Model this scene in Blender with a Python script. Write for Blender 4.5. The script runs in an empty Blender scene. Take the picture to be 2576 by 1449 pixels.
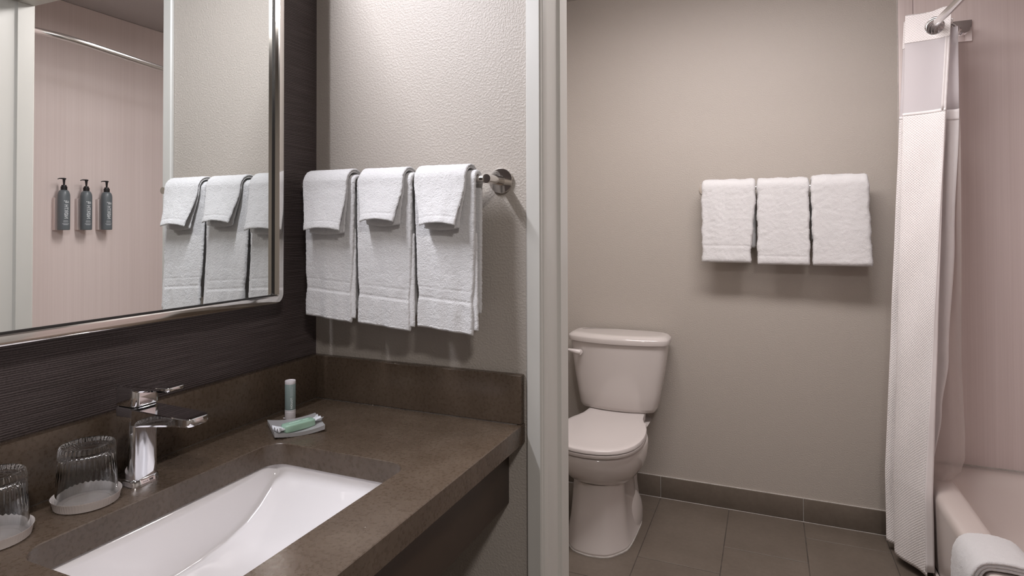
import bpy, bmesh, math, random
from mathutils import Vector, Matrix, noise

# ------------------------------------------------------------------ camera, world, exposure
SC = bpy.context.scene
COL = SC.collection
F_PX, YAW, PITCH, ROLL, CY = 1520.72, 22.9775, 0.8004, -0.1570, 548.91
CAM = Vector((1.0189, -1.1754, 1.29))
_y, _p, _r = math.radians(YAW), math.radians(PITCH), math.radians(ROLL)
FWD = Vector((-math.sin(_y) * math.cos(_p), math.cos(_y) * math.cos(_p), math.sin(_p)))
_R0 = Vector((math.cos(_y), math.sin(_y), 0.0))
_U0 = _R0.cross(FWD)
RGT = _R0 * math.cos(_r) + _U0 * math.sin(_r)
UPV = -_R0 * math.sin(_r) + _U0 * math.cos(_r)

cam_data = bpy.data.cameras.new('camera')
cam = bpy.data.objects.new('camera', cam_data)
COL.objects.link(cam)
cam.matrix_world = Matrix(((RGT.x, UPV.x, -FWD.x, CAM.x), (RGT.y, UPV.y, -FWD.y, CAM.y),
                           (RGT.z, UPV.z, -FWD.z, CAM.z), (0, 0, 0, 1)))
cam_data.sensor_fit = 'HORIZONTAL'
cam_data.sensor_width = 36.0
cam_data.lens = 36.0 * F_PX / 2576.0
cam_data.shift_y = (CY - 724.5) / 2576.0
cam_data.clip_start = 0.02
SC.camera = cam

world = bpy.data.worlds.new('world')
SC.world = world
world.use_nodes = True
world.node_tree.nodes['Background'].inputs[0].default_value = (0.9, 0.9, 1.0, 1)
world.node_tree.nodes['Background'].inputs[1].default_value = 0.2

SC.view_settings.view_transform = 'Standard'
SC.view_settings.look = 'None'
SC.view_settings.gamma = 1.0
SC.view_settings.use_curve_mapping = False
SC.view_settings.exposure = 0.0

VANITY_W, BATH_W, FILL_W = 31.0, 8.5, 17.0          # lamp powers in watts (used in the lamps' builders)

PI = math.pi
rnd = random.Random(7)


def on(px, py, axis, val):
    """the point where the ray of a photo pixel meets the plane  axis = val"""
    d = RGT * ((px - 1288) / F_PX) - UPV * ((py - CY) / F_PX) + FWD
    return CAM + d * ((val - CAM[axis]) / d[axis])


# ------------------------------------------------------------------ materials
MATS = {}


class N:
    """small node-graph helper"""
    def __init__(self, name):
        self.m = bpy.data.materials.new(name)
        self.m.use_nodes = True
        self.t = self.m.node_tree
        self.b = self.t.nodes['Principled BSDF']
        MATS[name] = self.m

    def n(self, kind, **kw):
        nd = self.t.nodes.new(kind)
        for k, v in kw.items():
            setattr(nd, k, v)
        return nd

    def l(self, a, b):
        self.t.links.new(a, b)

    def coord(self, scale=(1, 1, 1), kind='Object'):
        tc = self.n('ShaderNodeTexCoord')
        mp = self.n('ShaderNodeMapping')
        mp.inputs['Scale'].default_value = scale
        self.l(tc.outputs[kind], mp.inputs['Vector'])
        return mp.outputs['Vector']

    def noise(self, vec, scale, detail=3, rough=0.5):
        nd = self.n('ShaderNodeTexNoise')
        nd.inputs['Scale'].default_value = scale
        nd.inputs['Detail'].default_value = detail
        nd.inputs['Roughness'].default_value = rough
        self.l(vec, nd.inputs['Vector'])
        return nd.outputs['Fac']

    def ramp(self, fac, stops):
        r = self.n('ShaderNodeValToRGB')
        e = r.color_ramp.elements
        while len(e) < len(stops):
            e.new(0.5)
        for el, (p, c) in zip(e, stops):
            el.position = p
            el.color = (*c, 1) if len(c) == 3 else c
        self.l(fac, r.inputs['Fac'])
        return r.outputs['Color']

    def math(self, op, a, b=None):
        m = self.n('ShaderNodeMath', operation=op)
        for i, v in enumerate((a, b)):
            if v is None:
                continue
            if isinstance(v, (int, float)):
                m.inputs[i].default_value = v
            else:
                self.l(v, m.inputs[i])
        return m.outputs[0]

    def mix(self, fac, a, b):
        m = self.n('ShaderNodeMix', data_type='RGBA')
        if isinstance(fac, (int, float)):
            m.inputs['Factor'].default_value = fac
        else:
            self.l(fac, m.inputs['Factor'])
        for s, v in ((6, a), (7, b)):
            if isinstance(v, tuple):
                m.inputs[s].default_value = (*v, 1)
            else:
                self.l(v, m.inputs[s])
        return m.outputs[2]

    def bump(self, height, strength, dist, prev=None):
        b = self.n('ShaderNodeBump')
        b.inputs['Strength'].default_value = strength
        b.inputs['Distance'].default_value = dist
        self.l(height, b.inputs['Height'])
        if prev is not None:
            self.l(prev, b.inputs['Normal'])
        return b.outputs['Normal']

    def set(self, color=None, rough=None, metal=None, normal=None, **kw):
        i = self.b.inputs
        if color is not None:
            if isinstance(color, tuple):
                i['Base Color'].default_value = (*color, 1)
            else:
                self.l(color, i['Base Color'])
        if rough is not None:
            if isinstance(rough, (int, float)):
                i['Roughness'].default_value = rough
            else:
                self.l(rough, i['Roughness'])
        if metal is not None:
            i['Metallic'].default_value = metal
        if normal is not None:
            self.l(normal, i['Normal'])
        for k, v in kw.items():
            i[k.replace('_', ' ')].default_value = v
        return self.m


def build_materials():
    # orange-peel wall paint
    g = N('paint')
    v = g.coord()
    n1 = g.noise(v, 215, 2, 0.5)
    n2 = g.noise(v, 420, 2)
    h = g.math('ADD', g.ramp(n1, [(0.42, (0, 0, 0)), (0.66, (1, 1, 1))]), g.math('MULTIPLY', n2, 0.35))
    c = g.mix(g.noise(v, 1.5, 2), (0.400, 0.360, 0.318), (0.420, 0.380, 0.338))
    g.set(c, 0.5, normal=g.bump(h, 0.32, 0.0017))
    # ceiling: spray texture
    g = N('ceiling_paint')
    v = g.coord()
    n1 = g.noise(v, 120, 4, 0.7)
    g.set((0.50, 0.47, 0.46), 0.9, normal=g.bump(n1, 0.9, 0.006))
    # dark grasscloth wallpaper, threads along y
    g = N('wallpaper')
    v1 = g.coord((1, 9, 430))
    v2 = g.coord((1, 300, 500))
    v3 = g.coord((1, 2.2, 34))
    v4 = g.coord((1, 14, 160))
    n1 = g.noise(v1, 1.0, 1, 0.5)
    n2 = g.noise(v2, 1.0, 2)
    n3 = g.noise(v3, 1.0, 2)
    n4 = g.noise(v4, 1.0, 2)
    sep = g.n('ShaderNodeSeparateXYZ')
    g.l(g.coord(), sep.inputs[0])
    wv = g.math('SINE', g.math('ADD', g.math('MULTIPLY', sep.outputs[2], 2 * PI / 0.0036), g.math('MULTIPLY', n3, 9.0)))
    wv = g.math('MULTIPLY', wv, g.math('MULTIPLY', n4, 0.34))
    s = g.math('ADD', g.math('ADD', g.math('MULTIPLY', n1, 0.45), g.math('MULTIPLY', n2, 0.45)), g.math('ADD', wv, 0.05))
    c = g.ramp(s, [(0.30, (0.030, 0.021, 0.020)), (0.50, (0.062, 0.047, 0.046)), (0.72, (0.128, 0.102, 0.100))])
    g.set(c, 0.62, normal=g.bump(s, 0.5, 0.0015))
    # brown engineered stone
    g = N('stone')
    v = g.coord()
    n1 = g.noise(v, 11, 5, 0.6)
    n2 = g.noise(v, 150, 4, 0.6)
    c1 = g.ramp(n1, [(0.32, (0.072, 0.050, 0.033)), (0.5, (0.094, 0.067, 0.047)), (0.70, (0.130, 0.097, 0.071))])
    c2 = g.ramp(n2, [(0.32, (0.070, 0.048, 0.031)), (0.5, (0.092, 0.065, 0.046)), (0.68, (0.128, 0.096, 0.070))])
    c = g.mix(0.5, c1, c2)
    vo = g.n('ShaderNodeTexVoronoi')
    vo.inputs['Scale'].default_value = 55
    g.l(v, vo.inputs['Vector'])
    sp = g.ramp(vo.outputs['Distance'], [(0.035, (1, 1, 1)), (0.06, (0, 0, 0))])
    pick = g.math('MULTIPLY', sp, g.math('GREATER_THAN', g.noise(v, 23, 1), 0.63))
    c = g.mix(pick, c, (0.40, 0.36, 0.31))
    g.set(c, g.ramp(n2, [(0.3, (0.24,) * 3), (0.8, (0.36,) * 3)]), Specular_IOR_Level=0.5)
    # floor tile
    g = N('tile')
    v = g.coord(kind='Object')
    oi = g.n('ShaderNodeObjectInfo')
    ad = g.n('ShaderNodeVectorMath', operation='ADD')
    g.l(v, ad.inputs[0])
    g.l(oi.outputs['Location'], ad.inputs[1])
    v = ad.outputs[0]
    n1 = g.noise(v, 5, 6, 0.65)
    n2 = g.noise(v, 60, 4, 0.6)
    c = g.mix(0.35, g.ramp(n1, [(0.3, (0.108, 0.086, 0.066)), (0.7, (0.160, 0.131, 0.105))]),
              g.ramp(n2, [(0.3, (0.104, 0.082, 0.063)), (0.75, (0.168, 0.139, 0.113))]))
    c = g.mix(g.math('MULTIPLY', g.math('SUBTRACT', oi.outputs['Random'], 0.5), 0.25), c, (0.10, 0.08, 0.065))
    g.set(c, 0.48, normal=g.bump(n2, 0.15, 0.001))
    g = N('grout')
    v = g.coord()
    g.set(g.ramp(g.noise(v, 30, 3), [(0.3, (0.055, 0.044, 0.036)), (0.7, (0.10, 0.083, 0.070))]), 0.9)
    g = N('caulk')
    v = g.coord()
    g.set(g.ramp(g.noise(v, 40, 2), [(0.3, (0.42, 0.39, 0.36)), (0.7, (0.55, 0.52, 0.49))]), 0.6)
    # shower surround with vertical grain
    g = N('surround')
    v1 = g.coord((190, 190, 1.0))
    v2 = g.coord((17, 17, 0.25))
    n1 = g.noise(v1, 1.0, 3, 0.7)
    n2 = g.noise(v2, 1.0, 2)
    s = g.math('ADD', g.math('MULTIPLY', n1, 0.6), g.math('MULTIPLY', n2, 0.4))
    c = g.ramp(s, [(0.32, (0.63, 0.540, 0.515)), (0.66, (0.71, 0.62, 0.597))])
    g.set(c, 0.42, normal=g.bump(s, 0.25, 0.0012))
    # trim, ceramics, plastics
    g = N('trim_paint')
    v = g.coord((1, 1, 0.2))
    g.set(g.mix(g.noise(v, 25, 3), (0.54, 0.53, 0.495), (0.58, 0.565, 0.53)), 0.38)
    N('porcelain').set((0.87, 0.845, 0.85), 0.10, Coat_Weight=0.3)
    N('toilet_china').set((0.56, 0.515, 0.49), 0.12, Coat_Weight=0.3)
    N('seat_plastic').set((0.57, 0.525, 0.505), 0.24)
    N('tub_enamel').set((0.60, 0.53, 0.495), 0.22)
    N('chrome').set((0.86, 0.86, 0.88), 0.045, 1.0)
    N('nickel').set((0.83, 0.80, 0.77), 0.09, 1.0)
    N('steel').set((0.72, 0.70, 0.69), 0.2, 1.0)
    N('mirror_glass').set((0.86, 0.88, 0.865), 0.0, 1.0)
    N('black_rubber').set((0.006, 0.006, 0.006), 0.5)
    N('dark_metal').set((0.035, 0.033, 0.032), 0.35, 0.4)
    g = N('laminate')
    v = g.coord((1, 1, 1))
    g.set(g.mix(g.noise(v, 40, 3), (0.040, 0.024, 0.015), (0.050, 0.031, 0.020)), 0.42)
    g = N('clear_glass')
    g.set((0.97, 0.98, 0.98), 0.0, Transmission_Weight=1.0, IOR=1.48)
    g = N('frosted')
    g.set((0.82, 0.81, 0.82), 0.36, Transmission_Weight=0.6, IOR=1.45)
    N('white_paper').set((0.66, 0.60, 0.57), 0.8)
    N('white_plastic').set((0.72, 0.68, 0.70), 0.35)
    N('lotion_grey').set((0.24, 0.305, 0.295), 0.35)
    N('bottle_grey').set((0.122, 0.142, 0.155), 0.36)
    N('black_plastic').set((0.008, 0.007, 0.008), 0.3)
    N('print_white').set((0.62, 0.66, 0.68), 0.6)
    N('print_bright').set((0.85, 0.88, 0.88), 0.6)
    N('print_pale').set((0.62, 0.80, 0.70), 0.5)
    g = N('soap_wrap')
    v = g.coord()
    g.set(g.mix(g.noise(v, 60, 2), (0.29, 0.48, 0.385), (0.40, 0.58, 0.445)), 0.3)
    N('wrap_end').set((0.72, 0.74, 0.78), 0.4)
    # terry cloth
    g = N('terry')
    v = g.coord()
    n1 = g.noise(v, 330, 3, 0.7)
    n2 = g.noise(v, 900, 2)
    h = g.math('ADD', n1, g.math('MULTIPLY', n2, 0.5))
    c = g.mix(n1, (0.62, 0.61, 0.61), (0.77, 0.76, 0.76))
    g.set(c, 0.95, normal=g.bump(h, 0.7, 0.003), Sheen_Weight=0.25, Specular_IOR_Level=0.1)
    # waffle curtain cloth: UV in metres
    g = N('waffle')
    tc = g.n('ShaderNodeTexCoord')
    mp = g.n('ShaderNodeMapping')
    mp.inputs['Rotation'].default_value = (0, 0, 0)
    g.l(tc.outputs['UV'], mp.inputs['Vector'])
    sx = g.n('ShaderNodeSeparateXYZ')
    g.l(mp.outputs['Vector'], sx.inputs[0])
    k = 2 * PI / 0.0098
    a = g.math('SINE', g.math('MULTIPLY', sx.outputs[0], k))
    b = g.math('SINE', g.math('MULTIPLY', sx.outputs[1], k))
    hh = g.math('ADD', g.math('MULTIPLY', g.math('MULTIPLY', a, b), 0.5), 0.5)
    c = g.ramp(hh, [(0.1, (0.68, 0.64, 0.63)), (0.5, (0.84, 0.805, 0.795))])
    g.set(c, 0.85, normal=g.bump(hh, 0.6, 0.002), Sheen_Weight=0.1)
    g = N('curtain_plain')
    v = g.coord((1, 1, 1))
    g.set(g.mix(g.noise(v, 25, 3), (0.76, 0.725, 0.72), (0.82, 0.785, 0.78)), 0.8)
    # sheer and liner: part diffuse, part see-through, part translucent
    for nm, colr, tr in (('sheer', (0.86, 0.83, 0.85), 0.30), ('liner_film', (0.72, 0.66, 0.63), 0.45)):
        g = N(nm)
        t = g.t
        out = t.nodes['Material Output']
        df = g.n('ShaderNodeBsdfDiffuse')
        df.inputs[0].default_value = (*colr, 1)
        tl = g.n('ShaderNodeBsdfTranslucent')
        tl.inputs[0].default_value = (*colr, 1)
        tp = g.n('ShaderNodeBsdfTransparent')
        m1 = g.n('ShaderNodeMixShader')
        m1.inputs[0].default_value = 0.35
        g.l(df.outputs[0], m1.inputs[1])
        g.l(tl.outputs[0], m1.inputs[2])
        m2 = g.n('ShaderNodeMixShader')
        m2.inputs[0].default_value = tr
        g.l(m1.outputs[0], m2.inputs[1])
        g.l(tp.outputs[0], m2.inputs[2])
        g.l(m2.outputs[0], out.inputs['Surface'])
    # lamp glass
    for nm, colr, st in (('lamp_vanity', (0.93, 0.93, 1.0), 4.0), ('lamp_ceiling', (1.0, 0.945, 0.95), 21.0)):
        g = N(nm)
        g.set((0.9, 0.9, 0.9), 0.5)
        g.b.inputs['Emission Color'].default_value = (*colr, 1)
        g.b.inputs['Emission Strength'].default_value = st


build_materials()


# ------------------------------------------------------------------ object helpers
def link(name, me, mat, parent=None, smooth=True, loc=None, angle=None):
    o = bpy.data.objects.new(name, me)
    COL.objects.link(o)
    if mat is not None:
        me.materials.append(MATS[mat])
    if smooth:
        me.polygons.foreach_set('use_smooth', [True] * len(me.polygons))
        if angle is not None:
            me.set_sharp_from_angle(angle=math.radians(angle))
    if loc is not None:
        o.location = loc
    if parent is not None:
        o.parent = parent
    return o


def from_bm(name, bm, mat, parent=None, smooth=True, angle=40, loc=None):
    bmesh.ops.recalc_face_normals(bm, faces=bm.faces)
    me = bpy.data.meshes.new(name)
    bm.to_mesh(me)
    bm.free()
    return link(name, me, mat, parent, smooth, loc, angle)


def thing(name, label, cat, loc=(0, 0, 0), rz=0.0, group=None):
    o = bpy.data.objects.new(name, None)
    o.empty_display_size = 0.05
    COL.objects.link(o)
    o.location = loc
    o.rotation_euler = (0, 0, rz)
    return tag(o, label, cat, group)


def tag(o, label, cat, group=None):
    o['label'] = label
    o['category'] = cat
    if group:
        o['group'] = group
    return o


def struct(o, label=None):
    o['kind'] = 'structure'
    if label:
        o['label'] = label
    return o


def bm_box(bm, lo, hi, bev=0.0, seg=2):
    lo, hi = Vector(lo), Vector(hi)
    r = bmesh.ops.create_cube(bm, size=1.0)
    vs = r['verts']
    for v in vs:
        v.co = Vector(((lo[i] + hi[i]) / 2 + v.co[i] * (hi[i] - lo[i]) for i in range(3)))
    if bev > 0:
        es = list({e for v in vs for e in v.link_edges})
        bmesh.ops.bevel(bm, geom=es, offset=bev, segments=seg, affect='EDGES', profile=0.5)


def box(name, lo, hi, mat, parent=None, bev=0.0, seg=2, smooth=None):
    bm = bmesh.new()
    bm_box(bm, lo, hi, bev, seg)
    return from_bm(name, bm, mat, parent, smooth=(bev > 0 if smooth is None else smooth))


def loft(rings, close=True, cap=True):
    """rings: list of equal-length point lists"""
    bm = bmesh.new()
    vr = [[bm.verts.new(p) for p in r] for r in rings]
    n = len(rings[0])
    m = n if close else n - 1
    for a, b in zip(vr[:-1], vr[1:]):
        for i in range(m):
            j = (i + 1) % n
            bm.faces.new((a[i], a[j], b[j], b[i]))
    if cap:
        bm.faces.new(vr[0][::-1])
        bm.faces.new(vr[-1])
    return bm


def lathe(profile, n=48, center=(0, 0), flute=None):
    """profile: list of (r, z); flute(i, n, k) -> radius factor"""
    bm = bmesh.new()
    rows = []
    for k, (r, z) in enumerate(profile):
        if r < 1e-6:
            rows.append([bm.verts.new((center[0], center[1], z))])
        else:
            row = []
            for i in range(n):
                a = 2 * PI * i / n
                rr = r * (flute(i, n, k) if flute else 1.0)
                row.append(bm.verts.new((center[0] + rr * math.cos(a), center[1] + rr * math.sin(a), z)))
            rows.append(row)
    for a, b in zip(rows[:-1], rows[1:]):
        for i in range(n):
            j = (i + 1) % n
            if len(a) == 1 and len(b) == 1:
                continue
            if len(a) == 1:
                bm.faces.new((a[0], b[i], b[j]))
            elif len(b) == 1:
                bm.faces.new((a[i], a[j], b[0]))
            else:
                bm.faces.new((a[i], a[j], b[j], b[i]))
    return bm


def tube(points, radius, n=16, cap=True):
    pts = [Vector(p) for p in points]
    rad = radius if isinstance(radius, (list, tuple)) else [radius] * len(pts)
    rings = []
    up = Vector((0, 0, 1))
    for i, p in enumerate(pts):
        t = (pts[min(i + 1, len(pts) - 1)] - pts[max(i - 1, 0)]).normalized()
        u = up if abs(t.dot(up)) < 0.95 else Vector((1, 0, 0))
        a = t.cross(u).normalized()
        b = t.cross(a).normalized()
        rings.append([p + (a * math.cos(2 * PI * k / n) + b * math.sin(2 * PI * k / n)) * rad[i] for k in range(n)])
    return loft(rings, True, cap)


def rrect(x0, x1, y0, y1, r, n=6):
    """rounded rectangle outline, counter-clockwise"""
    pts = []
    for cx, cy, a0 in ((x1 - r, y1 - r, 0), (x0 + r, y1 - r, PI / 2), (x0 + r, y0 + r, PI), (x1 - r, y0 + r, 1.5 * PI)):
        for k in range(n + 1):
            a = a0 + PI / 2 * k / n
            pts.append((cx + r * math.cos(a), cy + r * math.sin(a)))
    return pts


def lerp(a, b, t):
    return a + (b - a) * t


def smooth01(t):
    t = max(0.0, min(1.0, t))
    return t * t * (3 - 2 * t)


def interp(tab, x):
    """piecewise smooth interpolation of [(x, y), ...]"""
    if x <= tab[0][0]:
        return tab[0][1]
    for (a, va), (b, vb) in zip(tab[:-1], tab[1:]):
        if x <= b:
            return lerp(va, vb, smooth01((x - a) / (b - a)))
    return tab[-1][1]


def resample(pts, step):
    pts = [Vector(p) for p in pts]
    out = [pts[0]]
    d = [0.0]
    for a, b in zip(pts[:-1], pts[1:]):
        d.append(d[-1] + (b - a).length)
    n = max(2, int(round(d[-1] / step)))
    j = 0
    res = []
    for i in range(n + 1):
        s = d[-1] * i / n
        while j < len(d) - 2 and d[j + 1] < s:
            j += 1
        seg = d[j + 1] - d[j]
        res.append(pts[j].lerp(pts[j + 1], (s - d[j]) / seg if seg > 0 else 0))
    return res, d[-1]


def curve_pts(ctrl, n):
    """closed-form rounded polyline through control points (Catmull-Rom)"""
    P = [Vector(p) for p in ctrl]
    P = [P[0] * 2 - P[1]] + P + [P[-1] * 2 - P[-2]]
    out = []
    for i in range(1, len(P) - 2):
        for k in range(n):
            t = k / n
            a, b, c, d = P[i - 1], P[i], P[i + 1], P[i + 2]
            out.append(0.5 * ((2 * b) + (c - a) * t + (2 * a - 5 * b + 4 * c - d) * t * t + (3 * b - a - 3 * c + d) * t ** 3))
    out.append(P[-2])
    return out


def text_mesh(body, size, extrude=0.0):
    cu = bpy.data.curves.new('lettering', 'FONT')
    cu.body = body
    cu.size = size
    cu.align_x = 'LEFT'
    cu.resolution_u = 3
    cu.offset = size * 0.014
    o = bpy.data.objects.new('lettering', cu)
    COL.objects.link(o)
    bpy.context.view_layer.update()
    me = bpy.data.meshes.new_from_object(o.evaluated_get(bpy.context.evaluated_depsgraph_get()))
    bpy.data.objects.remove(o)
    bpy.data.curves.remove(cu)
    return me


# ------------------------------------------------------------------ the room
ZC = 0.8811                 # worktop top
YP = 0.170                  # thickness of the partition
YW = 1.772                  # far wall of the toilet room
XT = 2.32                   # wall along the tub
CEIL = 2.44
DX0, DX1, DZ = 0.590, 1.500, 2.100   # door opening
RX1, RY0 = 2.60, -2.60      # dressing room limits


def grid_plane(name, o, u, v, mat):
    """thick slab given corner o, edges u, v and a thickness direction from the cross product (behind the face)"""
    o, u, v = Vector(o), Vector(u), Vector(v)
    nrm = u.cross(v).normalized() * -0.08
    bm = loft([[o, o + u, o + u + v, o + v], [o + nrm, o + u + nrm, o + u + v + nrm, o + v + nrm]])
    return from_bm(name, bm, mat, smooth=False)


struct(box('wall_left', (-0.10, RY0, 0), (0.0, 0.0, CEIL), 'wallpaper'), 'dark brown grasscloth wallpaper wall behind the mirror')
# partition with the doorway: one mesh
bm = bmesh.new()
bm_box(bm, (-0.10, 0.0, 0), (0.570, YP, CEIL))
bm_box(bm, (DX1 + 0.02, 0.0, 0), (RX1 + 0.1, YP, CEIL))
bm_box(bm, (0.570, 0.0, DZ + 0.02), (DX1 + 0.02, YP, CEIL))
struct(from_bm('wall_partition', bm, 'paint', smooth=False), 'greige textured partition wall with the doorway')
struct(box('wall_far', (-0.10, YW, 0), (XT + 0.1, YW + 0.1, CEIL), 'paint'), 'greige textured wall behind the toilet')
struct(box('wall_bath_left', (-0.10, YP, 0), (-0.02, YW, CEIL), 'paint'))
struct(box('wall_tub', (XT, YP, 0), (XT + 0.1, YW, CEIL), 'paint'))
struct(box('wall_right', (RX1, RY0, 0), (RX1 + 0.1, 0.0, CEIL), 'paint'))
struct(box('wall_rear', (-0.1, RY0 - 0.1, 0), (RX1 + 0.1, RY0, CEIL), 'paint'))
struct(box('ceiling', (-0.1, RY0 - 0.1, CEIL), (RX1 + 0.1, YW + 0.1, CEIL + 0.1), 'ceiling_paint'))

# floor with separate tiles
floor = struct(box('floor', (-0.1, RY0 - 0.1, -0.06), (RX1 + 0.1, YW + 0.1, -0.0022), 'grout'), 'grey brown rectangular floor tiles in staggered rows')
TW, TL, GR = 0.3062, 0.6120, 0.0030
COLX = 0.5375                     # grout line seen beside the toilet


def tile_mesh(w, l, h=0.008):
    bm = bmesh.new()
    bm_box(bm, (0, 0, -h), (w, l, 0), 0.0009, 1)
    bmesh.ops.recalc_face_normals(bm, faces=bm.faces)
    me = bpy.data.meshes.new('floor_tile')
    bm.to_mesh(me)
    bm.free()
    me.materials.append(MATS['tile'])
    return me


cache = {}
for ci in range(-2, 7):
    x0 = COLX + ci * TW + GR / 2
    x1 = x0 + TW - GR
    x0c, x1c = max(x0, -0.02), min(x1, XT)
    if x1c - x0c < 0.02:
        continue
    joint = 1.2075 + ci * 0.204 - 3 * TL
    for k in range(12):
        a = joint + k * TL + GR / 2
        b = a + TL - GR
        ac, bc = max(a, -1.0), min(b, YW)
        if bc - ac < 0.02:
            continue
        key = (round(x1c - x0c, 4), round(bc - ac, 4))
        if key not in cache:
            cache[key] = tile_mesh(*key)
        o = bpy.data.objects.new('floor_tile', cache[key])
        COL.objects.link(o)
        o.location = (x0c, ac, 0)
        o.parent = floor

# tile skirting on the far wall
bb = struct(box('baseboard_far', (-0.02, YW - 0.006, 0), (1.52, YW, 0.1005), 'caulk'), 'grey brown tile skirting under the greige wall')
for k in range(-1, 3):
    a = max(COLX + k * 2 * TW + 0.0015, -0.02)
    b = min(COLX + (k + 1) * 2 * TW - 0.0015, 1.519)
    if b - a > 0.02:
        t = box('baseboard_tile', (0, -0.0095, 0.0025), (b - a, 0, 0.099), 'tile', bb, 0.0012, 2)
        t.location = (a, YW - 0.001, 0)
box('caulk_line', (-0.02, YW - 0.0125, -0.001), (1.519, YW - 0.0100, 0.0016), 'caulk', bb)

# ------------------------------------------------------------------ door frame
dr = bpy.data.objects.new('door_1', None)
COL.objects.link(dr)
struct(dr, 'off white painted door frame between vanity and toilet room')


def extrude_profile(name, prof, z0, z1, mat, parent, angle=30):
    bm = loft([[(x, y, z0) for x, y in prof], [(x, y, z1) for x, y in prof]])
    return from_bm(name, bm, mat, parent, angle=angle)


def jamb_profile(s, x):
    """profile in plan: s = +1 left jamb (face towards +x); x = opening edge. Rabbet near the dressing room, stop at the far side"""
    p = [(-0.030, -0.0005), (-0.006, -0.0005), (-0.006, 0.003), (-0.0015, 0.006), (0.0, 0.010), (0.0, 0.026), (-0.004, 0.030),
         (-0.007, 0.036), (-0.007, 0.108), (-0.004, 0.113), (0.000, 0.1155), (0.000, YP - 0.004), (-0.003, YP + 0.0005), (-0.030, YP + 0.0005)]
    return [(x + s * a, b) for a, b in p]


extrude_profile('jamb', jamb_profile(1, DX0), 0, DZ + 0.03, 'trim_paint', dr)
extrude_profile('jamb', jamb_profile(-1, DX1), 0, DZ + 0.03, 'trim_paint', dr)
# header
prof = [(YP + .0005, DZ + .03), (YP + .0005, DZ + .003), (YP - .003, DZ), (.1155, DZ), (.113, DZ + .004), (.108, DZ + .007), (.036, DZ + .007), (.03, DZ + .004), (.026, DZ), (.01, DZ), (.0, DZ + .005), (-.0005, DZ + .03)]
bm = loft([[(DX0 - .02, a, b) for a, b in prof], [(DX1 + .02, a, b) for a, b in prof]])
from_bm('header', bm, 'trim_paint', dr, angle=30)
# flat casing on the dressing-room side
CW = 0.035


def casing_prof(x0, x1):
    return [(x0, -0.0005), (x0, -0.006), (x0 + 0.003, -0.0095), (x1 - 0.003, -0.0095), (x1, -0.006), (x1, -0.0005)]


extrude_profile('casing', casing_prof(DX0 - 0.0345, DX0 - 0.0015), 0, DZ + 0.036, 'trim_paint', dr)
extrude_profile('casing', casing_prof(DX1 + 0.0015, DX1 + 0.0345), 0, DZ + 0.036, 'trim_paint', dr)
box('casing', (DX0 - 0.0345, -0.0095, DZ + 0.003), (DX1 + 0.0345, -0.0005, DZ + 0.036), 'trim_paint', dr, 0.002)

# ------------------------------------------------------------------ lamps
def area(name, loc, rot, size, size_y, watts, color, parent):
    ld = bpy.data.lights.new(name, 'AREA')
    ld.shape = 'RECTANGLE'
    ld.size, ld.size_y = size, size_y
    ld.energy = watts
    ld.color = color
    o = bpy.data.objects.new(name, ld)
    COL.objects.link(o)
    o.location = loc
    o.rotation_euler = rot
    o.parent = parent
    return o


def vanity_lamp():
    t = thing('vanity_light', 'long nickel box light with luminous front and underside above the framed mirror', 'lamp', (0.0, -0.60, 2.165))
    box('housing', (0.0, -0.30, -0.050), (0.088, 0.30, 0.062), 'nickel', t, 0.003)
    box('diffuser', (0.0882, -0.290, -0.046), (0.0915, 0.290, 0.052), 'lamp_vanity', t, 0.001)
    box('diffuser', (0.0080, -0.290, -0.0535), (0.0880, 0.290, -0.0502), 'lamp_vanity', t, 0.001)
    for q in (-1, 1):
        box('end_cap', (0.004, q * 0.3005 - 0.0015, -0.056), (0.094, q * 0.3005 + 0.0015, 0.064), 'nickel', t, 0.0006)
    area('bulb', (0.093, 0, 0), (0, math.radians(-82), 0), 0.090, 0.56, VANITY_W * 0.12, (0.93, 0.93, 1.0), t)
    area('bulb', (0.050, 0, -0.055), (0, math.radians(-14), 0), 0.074, 0.56, VANITY_W * 0.88, (0.93, 0.93, 1.0), t)
    return t


def strip_lamp(name, label, loc, lx, ly, watts, color):
    t = thing(name, label, 'lamp', loc)
    box('base_tray', (-lx / 2 - .01, -ly / 2 - .01, -.035), (lx / 2 + .01, ly / 2 + .01, 0), 'white_plastic', t, .004)
    prof = [(-ly / 2 + ly * k / 16, -.034 - .045 * math.sqrt(max(0, 1 - (2 * k / 16 - 1) ** 2))) for k in range(17)]
    from_bm('diffuser', loft([[(x, a, b) for a, b in prof] for x in (-lx / 2, lx / 2)]), 'lamp_ceiling', t)
    for q in (-1, 1):
        box('end_cap', (q * (lx / 2 + .004) - .006, -ly / 2 - .003, -.082), (q * (lx / 2 + .004) + .006, ly / 2 + .003, -.034), 'white_plastic', t, .003)
    area('bulb', (0, 0, -.086), (0, 0, 0), lx * .94, ly * .8, watts, color, t)
    return t


def fill_lamp(name, label, loc, r, watts, color):
    t = thing(name, label, 'lamp', loc)
    from_bm('rim', lathe([(r + .012, 0), (r + .012, -.03), (r, -.034), (r, -0.01)], 48), 'nickel', t)
    from_bm('diffuser', lathe([(r, -.02), (r * .96, -.045), (r * .8, -.062), (r * .5, -.073), (0, -.078)], 48), 'lamp_ceiling', t)
    ld = bpy.data.lights.new('bulb', 'AREA')
    ld.shape = 'DISK'
    ld.size = r * 1.6
    ld.energy = watts
    ld.color = color
    o = bpy.data.objects.new('bulb', ld)
    COL.objects.link(o)
    o.location = (0, 0, -0.085)
    o.parent = t
    return t


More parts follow.
